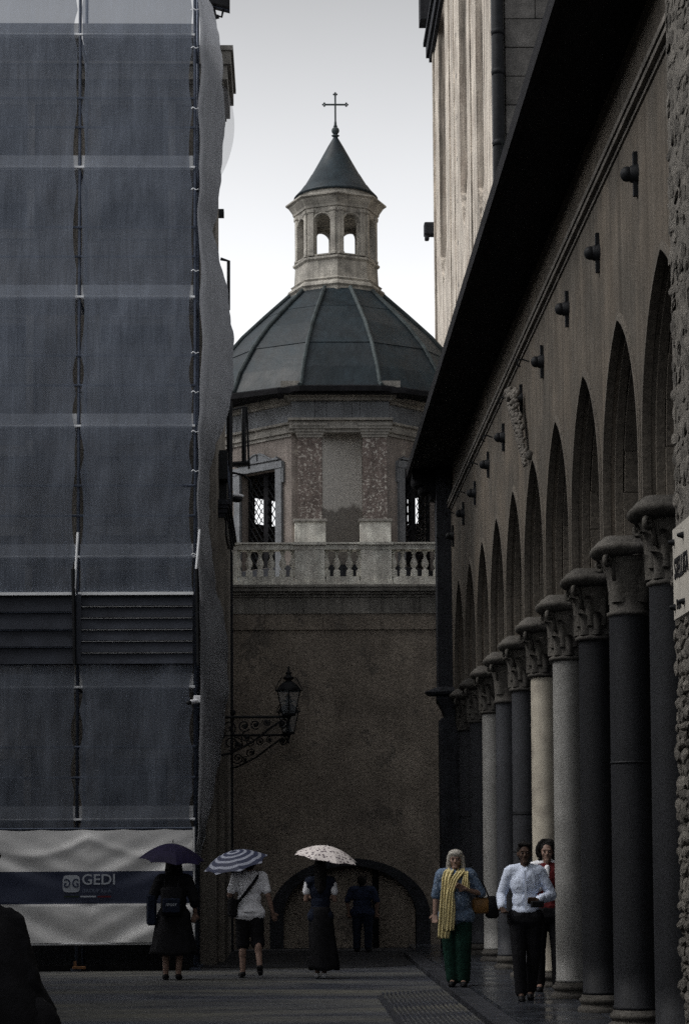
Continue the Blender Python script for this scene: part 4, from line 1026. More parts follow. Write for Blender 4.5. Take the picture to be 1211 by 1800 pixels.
zB1, zB0 = zS(1046), zS(1168)
tiesz = []
z = zB1
while z < ZTOP: tiesz.append(z); z += rnd.choice((.62, .98, 1.3))
tiesz.append(ZTOP + .1)
for i, (a, b, lab) in enumerate(zip(sX, sX[1:], ('right-hand upper bay', 'left-hand upper bay', 'outermost upper bay'))):
    net('scaffold_net', 'net', b + .03, a - .03, zB1 + .03, ZTOP - .3, f'grey translucent debris net in the {lab} of the scaffold', i, tiesz)
tl2 = [zS(1462) + k * .62 for k in range(8)]
for i, (a, b, lab) in enumerate(zip(sX, sX[1:], ('right-hand bay', 'left-hand bay', 'outermost bay'))):
    net('scaffold_net', 'net', b + .03, a - .03, zS(1462), zB0 + .0, f'grey debris net between boards and banner, {lab}', i + 5, tl2)
# ties
for x in sX[:2]:
    for z in tiesz[1:-1]:
        if x == sX[0] or rnd.random() < .4:
            MB().tube([(x - .05, SY - .05, z), (x - .02, SY - .07, z + .02), (x + .02, SY - .07, z - .01), (x + .06, SY - .05, z + .012)], .008, 4).build('net_tie', 'alu' if x == sX[0] else 'iron', scf)
# side net with billows
sil = [(-160, 352), (0, 356), (30, 378), (60, 386), (110, 394), (200, 394), (300, 391), (350, 382), (400, 373), (450, 385), (520, 402), (600, 411), (660, 409), (700, 403), (740, 392), (780, 376), (830, 366), (900, 366), (960, 370), (1020, 378), (1080, 391), (1140, 401), (1200, 401), (1260, 394), (1330, 386), (1400, 374), (1460, 362), (1500, 353), (1560, 351)]
def sil_u(v):
    for (v0, u0), (v1, u1) in zip(sil, sil[1:]):
        if v0 <= v <= v1: t = (v - v0) / (v1 - v0); t = t * t * (3 - 2 * t); return u0 + (u1 - u0) * t
    return 352
NV = 150
def side(u, v, bulge=1.0, yb=(33.45, 36.1), vv=(-150, 1520)):
    vpx = vv[0] + (vv[1] - vv[0]) * v
    y = yb[0] + (yb[1] - yb[0]) * u
    z = az(380, vpx, 34.6)
    xe = ax(sil_u(vpx), vpx, 34.7)
    b = math.sin(PI * min(1, u * .95 + .03)) ** .8
    x = sX[0] + .02 + (xe - sX[0] - .02) * b * bulge + .04 * noise.noise(Vector((u * 3, z * 1.6, 4))) + .03 * b * noise.noise(Vector((u * 6 + z, z * 3.1, 8))) + .015 * b * noise.noise(Vector((u * 12, z * 7, 2)))
    return (x, y, z)
o = MB().grid(lambda u, v: side(u, v), 32, NV * 2).build('side_net', 'net_side', None, True)
tag(o, 'billowing grey debris net along the scaffold side beside the chapel', 'netting')
def flap(u, v):
    vp = 118 + 180 * v; y = 34.9 + .5 * u; z = az(395, vp, 34.9)
    xi = ax(386, vp, 34.9); xo = ax(411 - 24 * (2 * v - .95) ** 2, vp, 34.9)
    return (xi + (xo - xi) * u, y, z)
o = MB().grid(flap, 6, 24).build('net_flap', 'net_thin', None, True); tag(o, 'thin pale loose flap of netting blown out high on the scaffold side', 'netting')
# hoarding boards
for bi, (a, b) in enumerate(zip(sX, sX[1:])):
    hd = thing('hoarding_panel', ('dark horizontal board hoarding in the right-hand scaffold bay' , 'dark horizontal board hoarding in the left-hand scaffold bay', 'dark horizontal board hoarding in the outermost scaffold bay')[bi], 'hoarding', ((a + b) / 2, SY, zB0), 0, 'board hoardings across the scaffold')
    n = (6, 4, 4)[bi]; hgt = (zB1 - zB0) / n
    for i in range(n):
        z = zB0 + i * hgt
        mb = MB().add([(x, SY + d, zz) for x in (b + .03, a - .03) for d, zz in ((-.1, z + .005), (-.07, z + .005), (.0, z + hgt - .012), (-.045, z + hgt - .012))], [(0, 1, 2, 3), (4, 7, 6, 5), (0, 4, 5, 1), (1, 5, 6, 2), (2, 6, 7, 3), (3, 7, 4, 0)])
        pl = mb.build('plank', 'plank', hd)
        B('edge_strip', 'deck' if bi == 0 else 'steel', hd, b + .035, a - .035, SY - .075, SY - .03, z + hgt - .012, z + hgt + .003)
    B('flashing', 'alu', hd, b + .02, a - .02, SY - .12, SY - .01, zB1 - .01, zB1 + .035)
    B('batten', 'plank', hd, b, b + .07, SY - .14, SY - .105, zB0, zB1)
B('backing', 'plank', scf, sX[3], sX[0], SY + .02, SY + .05, zB0, zB1)
# banner
bz1, bz0 = zS(1458), zS(1656)
BZ1, BZ0 = zS(1531), zS(1588)
bnx0, bnx1 = sX[2] - .6, sX[0] - .03
bn = thing('banner', 'white construction banner with dark blue band and GEDI lettering on the scaffold foot', 'banner', ((bnx0 + bnx1) / 2, SY, 0))
oz = org[bn.name]
M['banner'] = custom('printed_banner_vinyl', _banner, .6)
pk = ax(160, 1460, SY)
def bfn(u, v):
    x = bnx0 + (bnx1 - bnx0) * u; z = bz0 + (bz1 - bz0) * v
    d = abs(x - pk)
    fold = 0
    for k_, amp in ((2.2, .03), (3.6, .022), (1.2, .02)):
        fold += amp * math.sin((d * k_ + (bz1 - z) * k_ * 1.9) * 2.4) * min(1, (bz1 - z) * 2.5) * min(1, max(0, z - BZ1 + .25) * 3 if z > BZ0 else 1)
    fold += .04 * math.exp(-((z - (bz1 - .12 - .28 * abs(math.sin((x - pk) * 1.7)))) / .07) ** 2)
    if z < BZ0: fold += .03 * math.sin((x * 1.1 + z * 2.1) * 3.2) * min(1, (BZ0 - z) * 4)
    fold += .012 * noise.noise(Vector((x * 2, z * 2, 0)))
    sag = -.018 * abs(math.sin(x * PI / .62)) * v
    return (x, SY - .13 - fold * .5 - .02 * noise.noise(Vector((x * 1.1 + z, z * 2.2 - x, 3))), z + sag)
MB().grid(bfn, 120, 60).build('sheet', M['banner'], bn, True)
M['print'] = mat('print_pale', (.34, .37, .42), .6, .1, 6, 0); M['print2'] = mat('print_mid', (.1, .12, .17), .6, .1, 6, 0); M['print_red'] = mat('print_red', (.1, .015, .02), .6, .1, 6, 0)
yb = SY - .185
def tx(s, u, v, hpx, m, name='lettering', wpx=None, mirror=False):
    x, z = at(u, v, yb); size = hpx / F * yb / .70
    o = text(s, name, size, m, bn, (x, yb, z), (R(90), 0, 0), .002, 1, org0=oz)
    if wpx:
        bpy.context.view_layer.update(); wd = o.dimensions[0]; sx_ = (wpx / F * yb) / max(wd, 1e-4); o.scale = ((-1 if mirror else 1) * sx_, 1, 1)
    return o
tx('GEDI', 144, 1547, 18, 'print', wpx=57); tx('GROUP S.p.A.', 145, 1566, 6, 'print2', wpx=52)
lgx0, lgz1 = at(111, 1539, yb); lgx1, lgz0 = at(141, 1568, yb)
lx_, lz_, lh_ = (lgx0 + lgx1) / 2, (lgz0 + lgz1) / 2, (lgx1 - lgx0) / 2
ring_ = [(lx_ + lh_ / (abs(math.cos(t)) ** 5 + abs(math.sin(t)) ** 5) ** .2 * math.cos(t), lz_ + lh_ / (abs(math.cos(t)) ** 5 + abs(math.sin(t)) ** 5) ** .2 * math.sin(t)) for t in [2 * PI * i / 32 for i in range(32)]]
MB().prism(ring_, 'y', yb, yb + .004).build('emblem', 'print', bn)
yb -= .006
M['bandink'] = mat('print_navy', (.018, .026, .06), .6, .1, 6, 0)
tx('G', 127, 1553.5, 15, 'bandink', wpx=11); tx('G', 125, 1553.5, 15, 'bandink', wpx=11, mirror=True)
yb += .006
for u0, u1, m in ((113, 139, 'green_dark'), (142, 169, 'print'), (172, 196, 'print_red')):
    (xa, za), (xb, zb3) = at(u0, 1577.5, yb), at(u1, 1574.5, yb); MB().box(xa, xb, yb, yb + .004, za, zb3).build('underline', m, bn)
for z in (bz1 + .01, bz0 - .02): MB().tube([(bnx0, SY - .1, z), (bnx1, SY - .1, z)], .02, 6).build('rail', 'steel' if z > 1 else 'deck', bn)
MB().tube([(bnx1 + .02, SY - .12, bz0 - .05), (bnx1 + .02, SY - .12, bz1 + .03)], .018, 6).build('rail', 'deck', bn)
# timber sole boards and clutter below the banner
sb = MB().cbox((-3.4, SY + .2, .05), (2.0, .12, .04)); tag(sb.build('sole_board', 'timber'), 'dark timber sole board lying under the scaffold feet', 'board')
B('skirt', 'dark_stone', pz, -16, PXc - .31, PY0 - .12, PY0, 0, .9)
tj = MB().cbox((ax(140, 1690, SY - .1), SY - .1, .06), (.10, .04, .02), 0, .005).cbox((ax(134, 1690, SY), SY - .1, .12), (.02, .02, .04))
tag(tj.build('wood_block', 'timber_orange'), 'small orange wooden block under the banner', 'block')
# bullet camera on scaffold corner
bc = thing('bullet_camera', 'white bullet camera clamped to the scaffold corner post', 'camera', (sX[0], SY - .1, 4.1))
yc_ = SY - .18; p0 = (*at(346, 1230, yc_),); p1 = (*at(336, 1236, yc_),)
MB().cbox((ax(347, 1229, yc_), yc_ + .03, az(347, 1229, yc_)), (.055, .05, .055), 0, .01).build('mount', 'white', bc)
MB().cap((p0[0], yc_, p0[1] - .02), (p1[0], yc_ - .08, p1[1] + .01), .035, .035).build('housing', 'white', bc, True)
MB().cap((p1[0] - .01, yc_ - .09, p1[1] + .005), (p1[0] - .035, yc_ - .12, p1[1] - .005), .034, .034).build('hood', 'blackp', bc, True)

# ------------------------------------------------------------------ ribbed ramp
rp = thing('ribbed_ramp', 'grey ribbed ramp laid against the portico kerb', 'ramp', (1.5, 24, 0))
MB().add([(1.08, 20.5, .004), (KX - .13, 20.5, .004), (KX - .13, 26.9, .004), (1.08, 26.9, .004), (1.12, 20.5, .05), (KX - .15, 20.5, .085), (KX - .15, 26.8, .085), (1.12, 26.8, .02)],
         [(0, 1, 2, 3), (4, 5, 6, 7), (0, 4, 5, 1), (1, 5, 6, 2), (2, 6, 7, 3), (3, 7, 4, 0)]).build('slab', 'kerb', rp)
for i in range(15):
    x = 1.14 + i * .05; zq = .028 + (x - 1.1) * .055
    MB().add([(x, 20.5, zq), (x + .026, 20.5, zq), (x + .022, 20.5, zq + .03), (x + .004, 20.5, zq + .03), (x, 26.8, zq), (x + .026, 26.8, zq), (x + .022, 26.8, zq + .03), (x + .004, 26.8, zq + .03)],
             [(0, 1, 2, 3), (4, 7, 6, 5), (0, 3, 7, 4), (3, 2, 6, 7), (2, 1, 5, 6)]).build('rib', 'street', rp)

# ------------------------------------------------------------------ people
def mods(o, vox, disp=0, dsc=.12, sm=4):
    m = o.modifiers.new('remesh', 'REMESH'); m.mode = 'VOXEL'; m.voxel_size = vox; m.use_smooth_shade = True
    if sm: s = o.modifiers.new('smooth', 'SMOOTH'); s.factor = .5; s.iterations = sm
    if disp:
        t = bpy.data.textures.new('folds', 'CLOUDS'); t.noise_scale = dsc; t.noise_depth = 2
        d = o.modifiers.new('folds', 'DISPLACE'); d.texture = t; d.strength = disp; d.mid_level = .5; d.texture_coords = 'LOCAL'
    return o
J0 = dict(hipL=(.09, 0, .90), hipR=(-.09, 0, .90), kneeL=(.10, -.01, .49), kneeR=(-.10, -.01, .49), ankL=(.10, .02, .08), ankR=(-.10, .02, .08),
          toeL=(.115, -.15, .035), toeR=(-.115, -.15, .035), shL=(.175, .01, 1.41), shR=(-.175, .01, 1.41), elL=(.23, .03, 1.13), elR=(-.23, .03, 1.13),
          wrL=(.24, -.05, .88), wrR=(-.24, -.05, .88), hdL=(.24, -.07, .82), hdR=(-.24, -.07, .82))
def hand(mb, w, h, side_, curl=.6):
    w, h = Vector(w), Vector(h); d = (h - w).normalized(); up = Vector((0, -1, 0)) if abs(d.y) < .8 else Vector((0, 0, 1))
    sx = d.cross(up).normalized(); nrm = sx.cross(d).normalized()
    p0 = w + d * .02; p1 = w + d * .085
    for q in (-.026, -.009, .009, .026): mb.cap(p0 + sx * q * .8, p1 + sx * q, .0145, .0135, 8)
    for i, (q, L) in enumerate(((-.029, .062), (-.01, .074), (.01, .07), (.028, .055))):
        a = p1 + sx * q; b = a + (d * math.cos(curl * .5) + nrm * math.sin(curl * .5)) * L * .5; c = b + (d * math.cos(curl * 1.4) + nrm * math.sin(curl * 1.4)) * L * .5
        mb.cap(a, b, .0105, .010, 8); mb.cap(b, c, .010, .0085, 8)
    t0 = p0 + sx * .03 * side_; t1 = t0 + (sx * side_ * .6 + d * .7 + nrm * .3).normalized() * .04; mb.cap(t0, t1, .013, .0115, 8); mb.cap(t1, t1 + (d * .8 + nrm * .5).normalized() * .03, .0115, .0095, 8)
def torso(mb, J, e=0):
    mb.cap(J['hipL'], J['hipR'], .10 + e, .10 + e); mb.ell((0, 0, .97), (.15 + e, .11 + e, .12 + e)); mb.ell((0, -.005, 1.10), (.135 + e, .10 + e, .16 + e))
    mb.ell((0, -.005, 1.28), (.16 + e, .11 + e, .17 + e)); a, b = Vector(J['shL']), Vector(J['shR']); mb.cap(a * .92 + Vector((0, 0, .1)), b * .92 + Vector((0, 0, .1)), .055 + e * .6) if False else mb.cap((a.x * .86, a.y, a.z), (b.x * .86, b.y, b.z), .062 + e)
    mb.cap((a.x * .45, a.y, a.z + .035), (b.x * .45, b.y, b.z + .035), .045 + e * .7)
def limb(mb, a, b, c, r, e=0, frac=1.):
    a, b, c = Vector(a), Vector(b), Vector(c)
    mb.cap(a, b, r[0] + e, r[1] + e)
    if frac > 0: mb.cap(b, b + (c - b) * frac, r[1] + e, r[1] + (r[2] - r[1]) * frac + e)
def person(label, loc, rz, H, pose, look, skin='skin', head_rot=(0, 0, 0)):
    J = dict(J0); J.update(pose); s = H / 1.72
    t = thing('person', label, 'person', loc, rz); t.scale = (s * look.get('wide', 1), s * look.get('wide', 1), s); org[t.name] = (0, 0, 0)
    mb = MB(); torso(mb, J)
    for q, sd in (('L', 1), ('R', -1)):
        limb(mb, J['sh' + q], J['el' + q], J['wr' + q], (.048, .038, .026)); hand(mb, J['wr' + q], J['hd' + q], -sd, look.get('curl', .7))
        limb(mb, J['hip' + q], J['knee' + q], J['ank' + q], (.085, .055, .036))
        k, a = Vector(J['knee' + q]), Vector(J['ank' + q]); m_ = k.lerp(a, .32); mb.ell((m_.x, m_.y + .018, m_.z), (.05, .052, .11))
        mb.cap(J['ank' + q], J['toe' + q], .038, .028)
    mb.cap((0, .01, 1.40), (0, -.005, 1.54), .058, .05)
    mb.ell((0, .01, 1.625), (.076, .094, .098)); mb.ell((0, -.03, 1.575), (.058, .062, .068)); mb.cap((0, -.085, 1.61), (0, -.108, 1.582), .010, .015, 8)
    mb.cap((-.035, -.077, 1.635), (.035, -.077, 1.635), .014, .014, 8); mb.cap((-.02, -.083, 1.546), (.02, -.083, 1.546), .009, .009, 8); mb.cap((-.012, -.075, 1.515), (.012, -.075, 1.515), .02, .02, 8)
    for sd in (-1, 1): mb.ell((sd * .078, .012, 1.6), (.012, .02, .032)); mb.ell((sd * .035, -.06, 1.585), (.025, .025, .03))
    body = mods(mb.build('body', skin, t), .0085, 0, sm=2)
    for sd in (-1, 1): MB().ell((sd * .03, -.083, 1.613), (.013, .008, .008), None, 8, 6).build('eye', 'eye', t, True); 
    # top
    tm = MB(); e = look.get('tope', .018); torso(tm, J, e)
    if look.get('belly'): tm.ell((0, -.05, 1.08), (.17, .13, .18))
    sf = look.get('sleeve', .0)
    for q in 'LR': limb(tm, J['sh' + q], J['el' + q], J['wr' + q], (.056, .05, .04), e * .6, sf) if sf > 0 else tm.cap(J['sh' + q], Vector(J['sh' + q]).lerp(Vector(J['el' + q]), look.get('short', .65)), .062 + e * .4, .06)
    if look.get('hem'): tm.lathe([(.145 + e, 0), (.165 + e, -look['hem'])][::-1], (0, 0, .98), 24, sx=1, sy=.8)
    if look.get('collar'): tm.cap((-.05, .02, 1.475), (.05, .02, 1.475), .036, .036); tm.cap((-.045, -.03, 1.465), (-.01, -.075, 1.43), .016, .014); tm.cap((.045, -.03, 1.465), (.01, -.075, 1.43), .016, .014)
    mods(tm.build('top', look['top'], t), .010, look.get('fold', .015), .045, sm=3)
    # bottom
    bm2 = MB(); bt = look.get('bottom', 'trousers')
    if bt in ('trousers', 'shorts'):
        pe = look.get('tope', .018) + (-.004 if look.get('hem') else .010); bm2.cap(J['hipL'], J['hipR'], .10 + pe, .10 + pe); bm2.ell((0, 0, .95), (.14 + pe, .105 + pe, .09))
        for q in 'LR':
            h_, k, a = Vector(J['hip' + q]), Vector(J['knee' + q]), Vector(J['ank' + q]); wl = look.get('leg', .068)
            bm2.cap(h_, k, .105, wl + .012)
            if bt == 'trousers': bm2.cap(k, k.lerp(a, .93), wl + .010, wl)
            else: bm2.cap(k, k.lerp(a, .05), wl + .022, wl + .02)
        o = bm2.build(bt, look['bm'], t); mods(o, .011, .006, .06, sm=3)
    else:
        z0, r1, r2 = look['skirt']; nf = look.get('folds', 9); V = []
        n, m_ = 48, 14
        for i in range(m_ + 1):
            tt = i / m_; z = 1.04 - (1.04 - z0) * tt; rr = .145 + (r1 - .145) * min(1, tt * 4) ** .7 if tt < .25 else r1 + (r2 - r1) * (tt - .25) / .75
            for j in range(n):
                a = 2 * PI * j / n; f = 1 + .06 * tt * math.sin(a * nf + 2 * math.sin(a * 2)) + .05 * noise.noise(Vector((math.cos(a) * 1.5, math.sin(a) * 1.5, z * 3 + H)))
                V.append((rr * f * math.cos(a) + look.get('swx', 0) * tt, rr * f * .8 * math.sin(a), z + .015 * math.sin(a * 3) * tt))
        Fc = [(i * n + j, i * n + (j + 1) % n, (i + 1) * n + (j + 1) % n, (i + 1) * n + j) for i in range(m_) for j in range(n)]
        o = MB().add(V, Fc).build('skirt', look['bm'], t, True); sd = o.modifiers.new('thick', 'SOLIDIFY'); sd.thickness = .01
    for q in 'LR':
        a, b = Vector(J['ank' + q]), Vector(J['toe' + q]); sh_ = MB().cap((a.x, a.y + .01, a.z - .025), b, .043, .036).ell(((a.x + b.x) / 2, (a.y + b.y) / 2, (a.z + b.z) / 2 - .03), (.045, .12, .02))
        o = sh_.build('shoe', look.get('shoe', 'shoe_b'), t, True)
    # hair
    hm = MB(); hl = look.get('hair', 'short')
    hm.ell((0, .028, 1.645), (.088, .098, .098)); hm.ell((0, .045, 1.6), (.082, .075, .09))
    if hl == 'short': hm.cap((-.06, -.045, 1.705), (.06, -.045, 1.705), .022, .022)
    if hl == 'bob':
        hm.ell((0, .0, 1.68), (.09, .1, .065))
        for sd in (-1, 1): hm.cap((sd * .08, .0, 1.65), (sd * .088, .0, 1.5), .026, .03)
        hm.cap((-.07, .05, 1.5), (.07, .05, 1.5), .04, .04)
    if hl == 'long': hm.ell((0, .0, 1.675), (.09, .1, .065)); hm.cap((0, .07, 1.6), (0, .09, 1.28), .085, .06); hm.cap((-.05, .06, 1.6), (-.05, .09, 1.32), .05, .04); hm.cap((.05, .06, 1.6), (.05, .09, 1.34), .05, .04)
    if hl == 'curly':
        for i in range(60):
            a = rnd.uniform(-.3, PI + .3); ph = rnd.uniform(-.5, 1.3); r_ = .105; x, y, z = r_ * math.cos(a) * math.cos(ph), .02 + r_ * math.sin(a) * math.cos(ph), 1.625 + .12 * math.sin(ph)
            hm.ell((x, y, z), (.03, .03, .03), None, 7, 5)
        for sd in (-1, 1):
            for i in range(12): hm.ell((sd * rnd.uniform(.078, .115), rnd.uniform(-.02, .06), rnd.uniform(1.5, 1.68)), (.027, .027, .027), None, 7, 5)
    mods(hm.build('hair', look.get('hm', 'hair_black'), t), .010, .012, .03, sm=2)
    return t, J
def strap(t, pts, m, w_=.02, name='strap'):
    return MB().tube(pts, w_, 6).build(name, m, t, True)
def umbrella(label, m, hand_pt, tilt, rad=.47, hgt=.16, stick=.55):
    "root at the top of the shaft's grip; canopy above"
    t = thing('umbrella', label, 'umbrella', hand_pt); t.rotation_euler = tilt; org[t.name] = (0, 0, 0)
    MB().tube([(0, 0, 0), (0, 0, stick + .02)], .006, 6).build('shaft', 'alu', t)
    MB().cap((0, 0, -.07), (0, 0, .04), .014, .014).build('handle', 'blackp', t, True)
    MB().cap((0, 0, stick + .01), (0, 0, stick + .06), .008, .004).build('tip', 'blackp', t)
    for j in range(8):
        a0, a1 = j * PI / 4, (j + 1) * PI / 4; mb = MB()
        def fn(u, v, dz=0):
            a = a0 + (a1 - a0) * u; c = math.cos(PI / 8) / math.cos(a - (a0 + a1) / 2); q = 1 - .10 * math.sin(PI * u) * v
            r = rad * v * (c * .35 + .65) * q; z = stick - hgt * (v ** 1.9) * (1 - .08 * math.sin(PI * u)) - .01 * v
            return (r * math.cos(a), r * math.sin(a), z - dz)
        mb.grid(fn, 6, 10); mb.grid(lambda u, v: fn(u, v, .003), 6, 10)
        me_ = mb.mesh('canopy_panel', m, True)
        link('canopy_panel', me_, t)
        MB().tube([(rad * v * math.cos(a0), rad * v * math.sin(a0), stick - hgt * v ** 1.9 - .01 * v - .008) for v in (.03, .25, .5, .75, 1)], .003, 4).build('rib', 'iron', t)
        MB().tube([(0, 0, stick - .22), (rad * .5 * math.cos(a0), rad * .5 * math.sin(a0), stick - hgt * .5 ** 1.9 - .012)], .0025, 4).build('stretcher', 'iron', t)
    return t

# near dark figure at the left edge
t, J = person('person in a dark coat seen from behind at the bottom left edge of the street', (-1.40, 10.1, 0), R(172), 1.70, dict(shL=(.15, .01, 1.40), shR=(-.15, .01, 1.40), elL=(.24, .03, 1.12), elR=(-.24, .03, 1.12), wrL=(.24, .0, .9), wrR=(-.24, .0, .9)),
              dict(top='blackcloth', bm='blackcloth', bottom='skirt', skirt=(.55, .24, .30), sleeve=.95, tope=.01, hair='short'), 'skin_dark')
cp = [(.065, 1.515), (.085, 1.485), (.14, 1.45), (.19, 1.40), (.225, 1.32), (.26, 1.22), (.285, 1.12), (.35, 1.0), (.345, .93), (.33, .75), (.34, .6)]
V = []
for r_, z in cp:
    for k in range(48):
        a = 2 * PI * k / 48; tt = (1.5 - z); f = 1 + .05 * tt * math.sin(a * 8 + 2 * math.sin(a * 3)) + .05 * noise.noise(Vector((math.cos(a) * 2, math.sin(a) * 2, z * 3)))
        V.append((r_ * f * math.cos(a), r_ * f * .8 * math.sin(a), z))
o = MB().add(V, [(i * 48 + k, i * 48 + (k + 1) % 48, (i + 1) * 48 + (k + 1) % 48, (i + 1) * 48 + k) for i in range(len(cp) - 1) for k in range(48)]).build('coat', 'blackcloth', t, True)
bg_ = MB().ell((0, 0, 0), (.15, .1, .2)).mesh('handbag', 'blackcloth', True); o = link('handbag', bg_, None, loc=(-1.16, 10.0, .86)); tag(o, 'black shoulder bag hanging beside the dark coated person', 'bag')
# umbrella people
PLx, PLy = ax(306, 1718, 30.9), 30.9
t, J = person('person in a black dress walking away under the dark purple umbrella', (PLx, PLy, 0), R(180), 1.70, dict(elL=(.27, .0, 1.16), wrL=(.24, -.16, 1.22), hdL=(.22, -.22, 1.27), elR=(-.26, .05, 1.13), wrR=(-.27, -.06, .93), ankR=(-.06, .06, .08), toeR=(-.07, -.12, .035), kneeR=(-.08, 0, .49)),
              dict(top='blackcloth', bm='blackcloth', bottom='skirt', skirt=(.36, .21, .30), sleeve=.3, tope=.03, hair='bob', folds=7, wide=1.12))
o = thing('backpack', 'black backpack with a small pale print on the back of the black dress', 'bag', (PLx - .02, PLy - .2, 1.1)); org[o.name] = (0, 0, 0)
MB().cbox((0, 0, 0), (.15, .08, .2), 0, .05).build('bag_body', 'blackcloth', o, True); MB().cbox((0, -.09, -.06), (.12, .03, .1), 0, .02).build('pocket', 'navycloth', o)
text('SPORT', 'lettering', .05, 'print', o, (-.07, -.122, -.05), (R(90), 0, 0), .001)
for k in (-1, 1): MB().tube([(k * .09, -.02, .18), (k * .1, .06, .3), (k * .1, .2, .32)], .014, 5).build('shoulder_strap', 'blackcloth', o)
o = MB().cbox((PLx - .31, PLy - .02, .98), (.07, .06, .22), 0, .03).build('side_bag', 'navycloth'); tag(o, 'long dark bag hanging at the left side of the black dress', 'bag')
umbrella('dark purple umbrella tilted over the person in the black dress', 'purple', (PLx - .06, PLy + .08, 1.33), (R(9), R(3), .2), .47, .22, .58)
P3x, P3y = ax(439, 1715, 31.3), 31.3
t, J = person('person in a white t-shirt and black shorts walking away under the striped umbrella', (P3x, P3y, 0), R(180), 1.74,
              dict(elL=(.26, .02, 1.15), wrL=(.20, -.16, 1.2), hdL=(.18, -.22, 1.24), elR=(-.25, .05, 1.14), wrR=(-.31, .02, .90), hdR=(-.33, .0, .84), kneeL=(.09, -.03, .49), ankL=(.09, .02, .08), kneeR=(-.11, .02, .49), ankR=(-.13, .22, .18), toeR=(-.14, .14, .07)),
              dict(top='whitecloth', bm='blackcloth', bottom='shorts', short=.72, tope=.026, hem=.06, hair='short', leg=.075, wide=1.06))
t.rotation_euler = (0, 0, R(182))
strap(t, [(-.10, -.02, 1.47), (-.14, .05, 1.46), (-.05, .16, 1.33), (.08, .165, 1.15), (.2, .12, 1.0)], 'blackcloth', .022)
o = tag(MB().cbox((P3x - .24, P3y - .06, .99), (.055, .12, .13), .2, .03).build('crossbody_bag', 'blackcloth'), 'black crossbody bag at the left hip of the white t-shirt', 'bag')
umbrella('navy and white striped umbrella leaning left over the white t-shirt', 'stripe', (P3x - .12, P3y + .12, 1.3), (R(14), R(-14), .1), .47, .17, .52)
P4x, P4y = ax(564, 1718, 30.9), 30.9
t, J = person('person in a long black dress with white sleeves walking away under the dotted umbrella', (P4x, P4y, 0), R(180), 1.66,
              dict(elL=(.22, .0, 1.14), wrL=(.17, -.15, 1.15), hdL=(.15, -.22, 1.18), elR=(-.22, -.02, 1.14), wrR=(-.16, -.17, 1.16), hdR=(-.14, -.22, 1.19), ankL=(.05, -.02, .08), toeL=(.06, -.17, .035), ankR=(-.05, .06, .08), toeR=(-.06, -.09, .035)),
              dict(top='navycloth', bm='blackcloth', bottom='skirt', skirt=(.13, .19, .23), short=.25, hair='long', shoe='shoe_w', folds=6, swx=-.05, wide=.95))
for q in (-1, 1): mods(MB().cap((q * .185, .01, 1.41), (q * .215, .0, 1.26), .058, .06).build('sleeve', 'whitecloth', t), .01, .01, .06)
umbrella('white umbrella with dark dots over the long black dress', 'dots', (P4x + .02, P4y + .14, 1.33), (R(10), R(7), .35), .47, .17, .54)
P5x = ax(637, 1600, 39.6)
t, J = person('short person in a dark blue shirt standing before the blind arch', (P5x, 39.6, 0), R(170), 1.36, dict(elL=(.27, .03, 1.14), elR=(-.27, .03, 1.14)),
              dict(top='duskblue', bm='navycloth', bottom='trousers', tope=.035, short=.9, hair='short', hem=.1, wide=1.3))
# woman with yellow scarf
P6x, P6y = ax(803, 1735, 27.3), 27.3
t, J = person('blond woman in a blue blouse and green trousers on the kerb, yellow scarf hanging', (P6x, P6y, .08), R(-8), 1.68,
              dict(elR=(-.24, .03, 1.14), wrR=(-.25, -.02, .92), hdR=(-.25, -.05, .86), elL=(.30, .02, 1.17), wrL=(.12, -.17, 1.24), hdL=(.06, -.2, 1.27), ankL=(.075, 0, .08), ankR=(-.045, .03, .08), kneeL=(.08, -.03, .49), kneeR=(-.07, 0, .49), toeL=(.09, -.15, .035), toeR=(-.06, -.13, .035)),
              dict(top='denim', bm='greencloth', bottom='trousers', tope=.035, short=.95, hair='bob', hm='hair_white', leg=.085, hem=.14, belly=True, wide=1.08))
def cloth_strip(pts, w_, th, name, m, par, sx=1):
    pts = [Vector(p) for p in pts]
    def fn(u, v):
        k = v * (len(pts) - 1); i = min(int(k), len(pts) - 2); p = pts[i].lerp(pts[i + 1], k - i)
        return (p.x + w_ * (u - .5) * (1 + .15 * math.sin(v * 9)), p.y - .012 * math.sin(u * PI * 5 + v * 3) - .01, p.z)
    o = MB().grid(fn, 20, 30).build(name, m, par, True); s_ = o.modifiers.new('t', 'SOLIDIFY'); s_.thickness = th; return o
sc_ = [(-.055, .0, 1.50), (-.08, -.10, 1.46), (-.10, -.16, 1.38), (-.115, -.2, 1.2), (-.12, -.215, 1.0), (-.125, -.2, .8), (-.14, -.19, .62)]
sf = cloth_strip(sc_, .095, .02, 'scarf', 'yellow', t)
cloth_strip([(.07, -.02, 1.50), (.06, -.11, 1.45), (.0, -.165, 1.36), (-.045, -.21, 1.2), (-.055, -.22, 1.0), (-.075, -.205, .72)], .085, .02, 'scarf', 'yellow', t)
cloth_strip([(.08, .0, 1.49), (.13, -.09, 1.45), (.13, -.14, 1.36), (.12, -.16, 1.22)], .06, .015, 'scarf', 'yellow', t)
mods(MB().cap((-.08, .04, 1.49), (.08, .04, 1.49), .03, .03).cap((-.085, .0, 1.49), (-.07, -.09, 1.45), .026, .026).cap((.085, .0, 1.49), (.07, -.09, 1.45), .026, .026).build('scarf_loop', 'yellow', t), .01)
MB().tube([(.088 * math.cos(a), -.01 + .0 * a, 1.645 + .098 * math.sin(a)) for a in [PI * i / 12 for i in range(13)]], .008, 6).build('hairband', 'shoe_b', t, True)
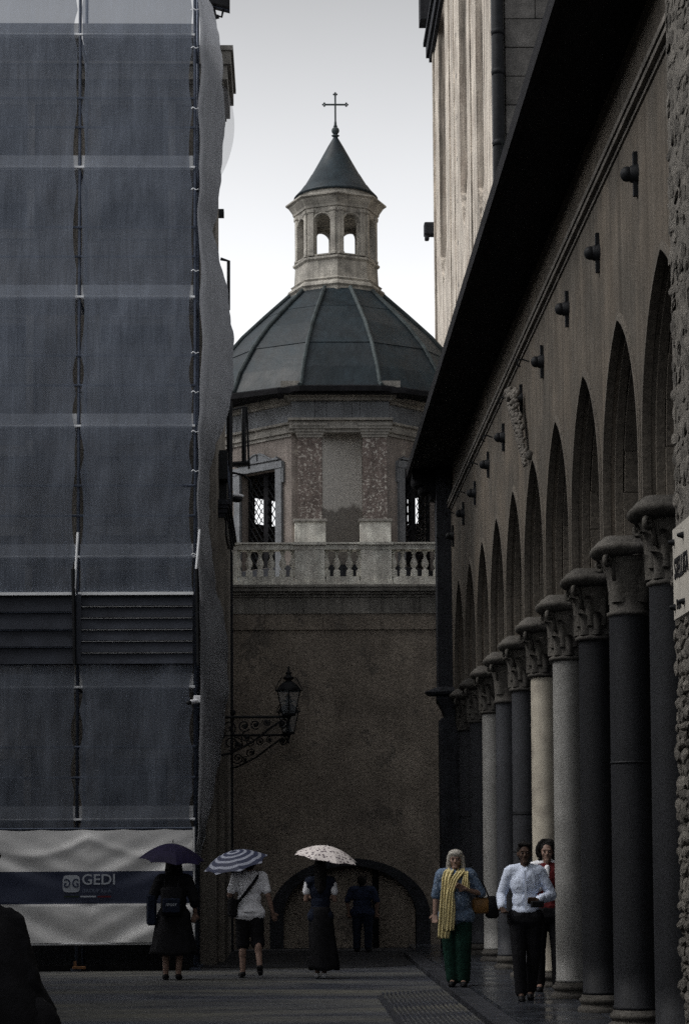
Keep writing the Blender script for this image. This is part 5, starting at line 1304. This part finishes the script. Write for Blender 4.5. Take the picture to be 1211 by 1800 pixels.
hbg = thing('shoulder_bag', 'ochre and black shoulder bag at the side of the woman with the yellow scarf', 'bag', (P6x + .36, P6y + .02, 1.06)); org[hbg.name] = (0, 0, 0)
MB().cbox((-.03, 0, .02), (.13, .07, .1), 0, .03).build('bag_body', 'ochre', hbg, True); MB().cbox((.09, .0, -.0), (.07, .085, .14), .3, .03).build('flap', 'blackcloth', hbg, True)
MB().tube([(-.1, 0, .1), (-.12, 0, .3), (-.16, .02, .42), (-.02, .03, .3), (.06, 0, .1)], .01, 5).build('bag_strap', 'blackcloth', hbg)
# man in pale blue shirt
P7x, P7y = ax(925, 1755, 24.4), 24.4
t, J = person('man in a pale blue shirt and black trousers walking along the portico step', (P7x, P7y, .08), R(-4), 1.75,
              dict(elR=(-.27, .05, 1.15), wrR=(-.27, -.14, 1.02), hdR=(-.25, -.2, .98), elL=(.30, .03, 1.15), wrL=(.13, -.2, 1.10), hdL=(.06, -.23, 1.10), kneeR=(-.08, -.05, .49), ankR=(-.06, -.05, .08), toeR=(-.06, -.2, .03), kneeL=(.09, .04, .49), ankL=(.05, .16, .11), toeL=(.05, .05, .03)),
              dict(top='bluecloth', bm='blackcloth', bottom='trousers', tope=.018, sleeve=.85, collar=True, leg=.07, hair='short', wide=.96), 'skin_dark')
MB().box(-.012, .012, -.145, -.135, 1.0, 1.42).build('button_placket', 'bluecloth', t)
ph = tag(MB().cbox((P7x + .1, P7y - .3, 1.16), (.075, .02, .035), .25, .01).build('phone', 'blackp'), 'black phone held in the hand of the man in the pale blue shirt', 'phone')
ph.location = (0, 0, 0)
# companion behind
P8x, P8y = ax(961, 1520, 26.0), 26.0
t, J = person('person with dark curly hair and white and red jacket half behind a column', (P8x, P8y, .08), R(-6), 1.77,
              dict(), dict(top='red_cloth', bm='blackcloth', bottom='trousers', tope=.028, sleeve=.9, hair='curly', leg=.062))
mods(MB().cap((-.16, .0, 1.43), (-.05, .02, 1.47), .072, .06).cap((-.16, -.02, 1.42), (-.22, -.01, 1.28), .076, .068).cap((-.1, -.07, 1.4), (-.1, -.09, 1.2), .055, .055).cap((.17, .0, 1.43), (.06, .02, 1.47), .07, .06).build('jacket_yoke', 'whitecloth', t), .011, .01, .08)
mods(MB().cap((0, -.09, 1.43), (0, -.12, 1.3), .035, .03).build('shirt_front', 'whitecloth', t), .01)
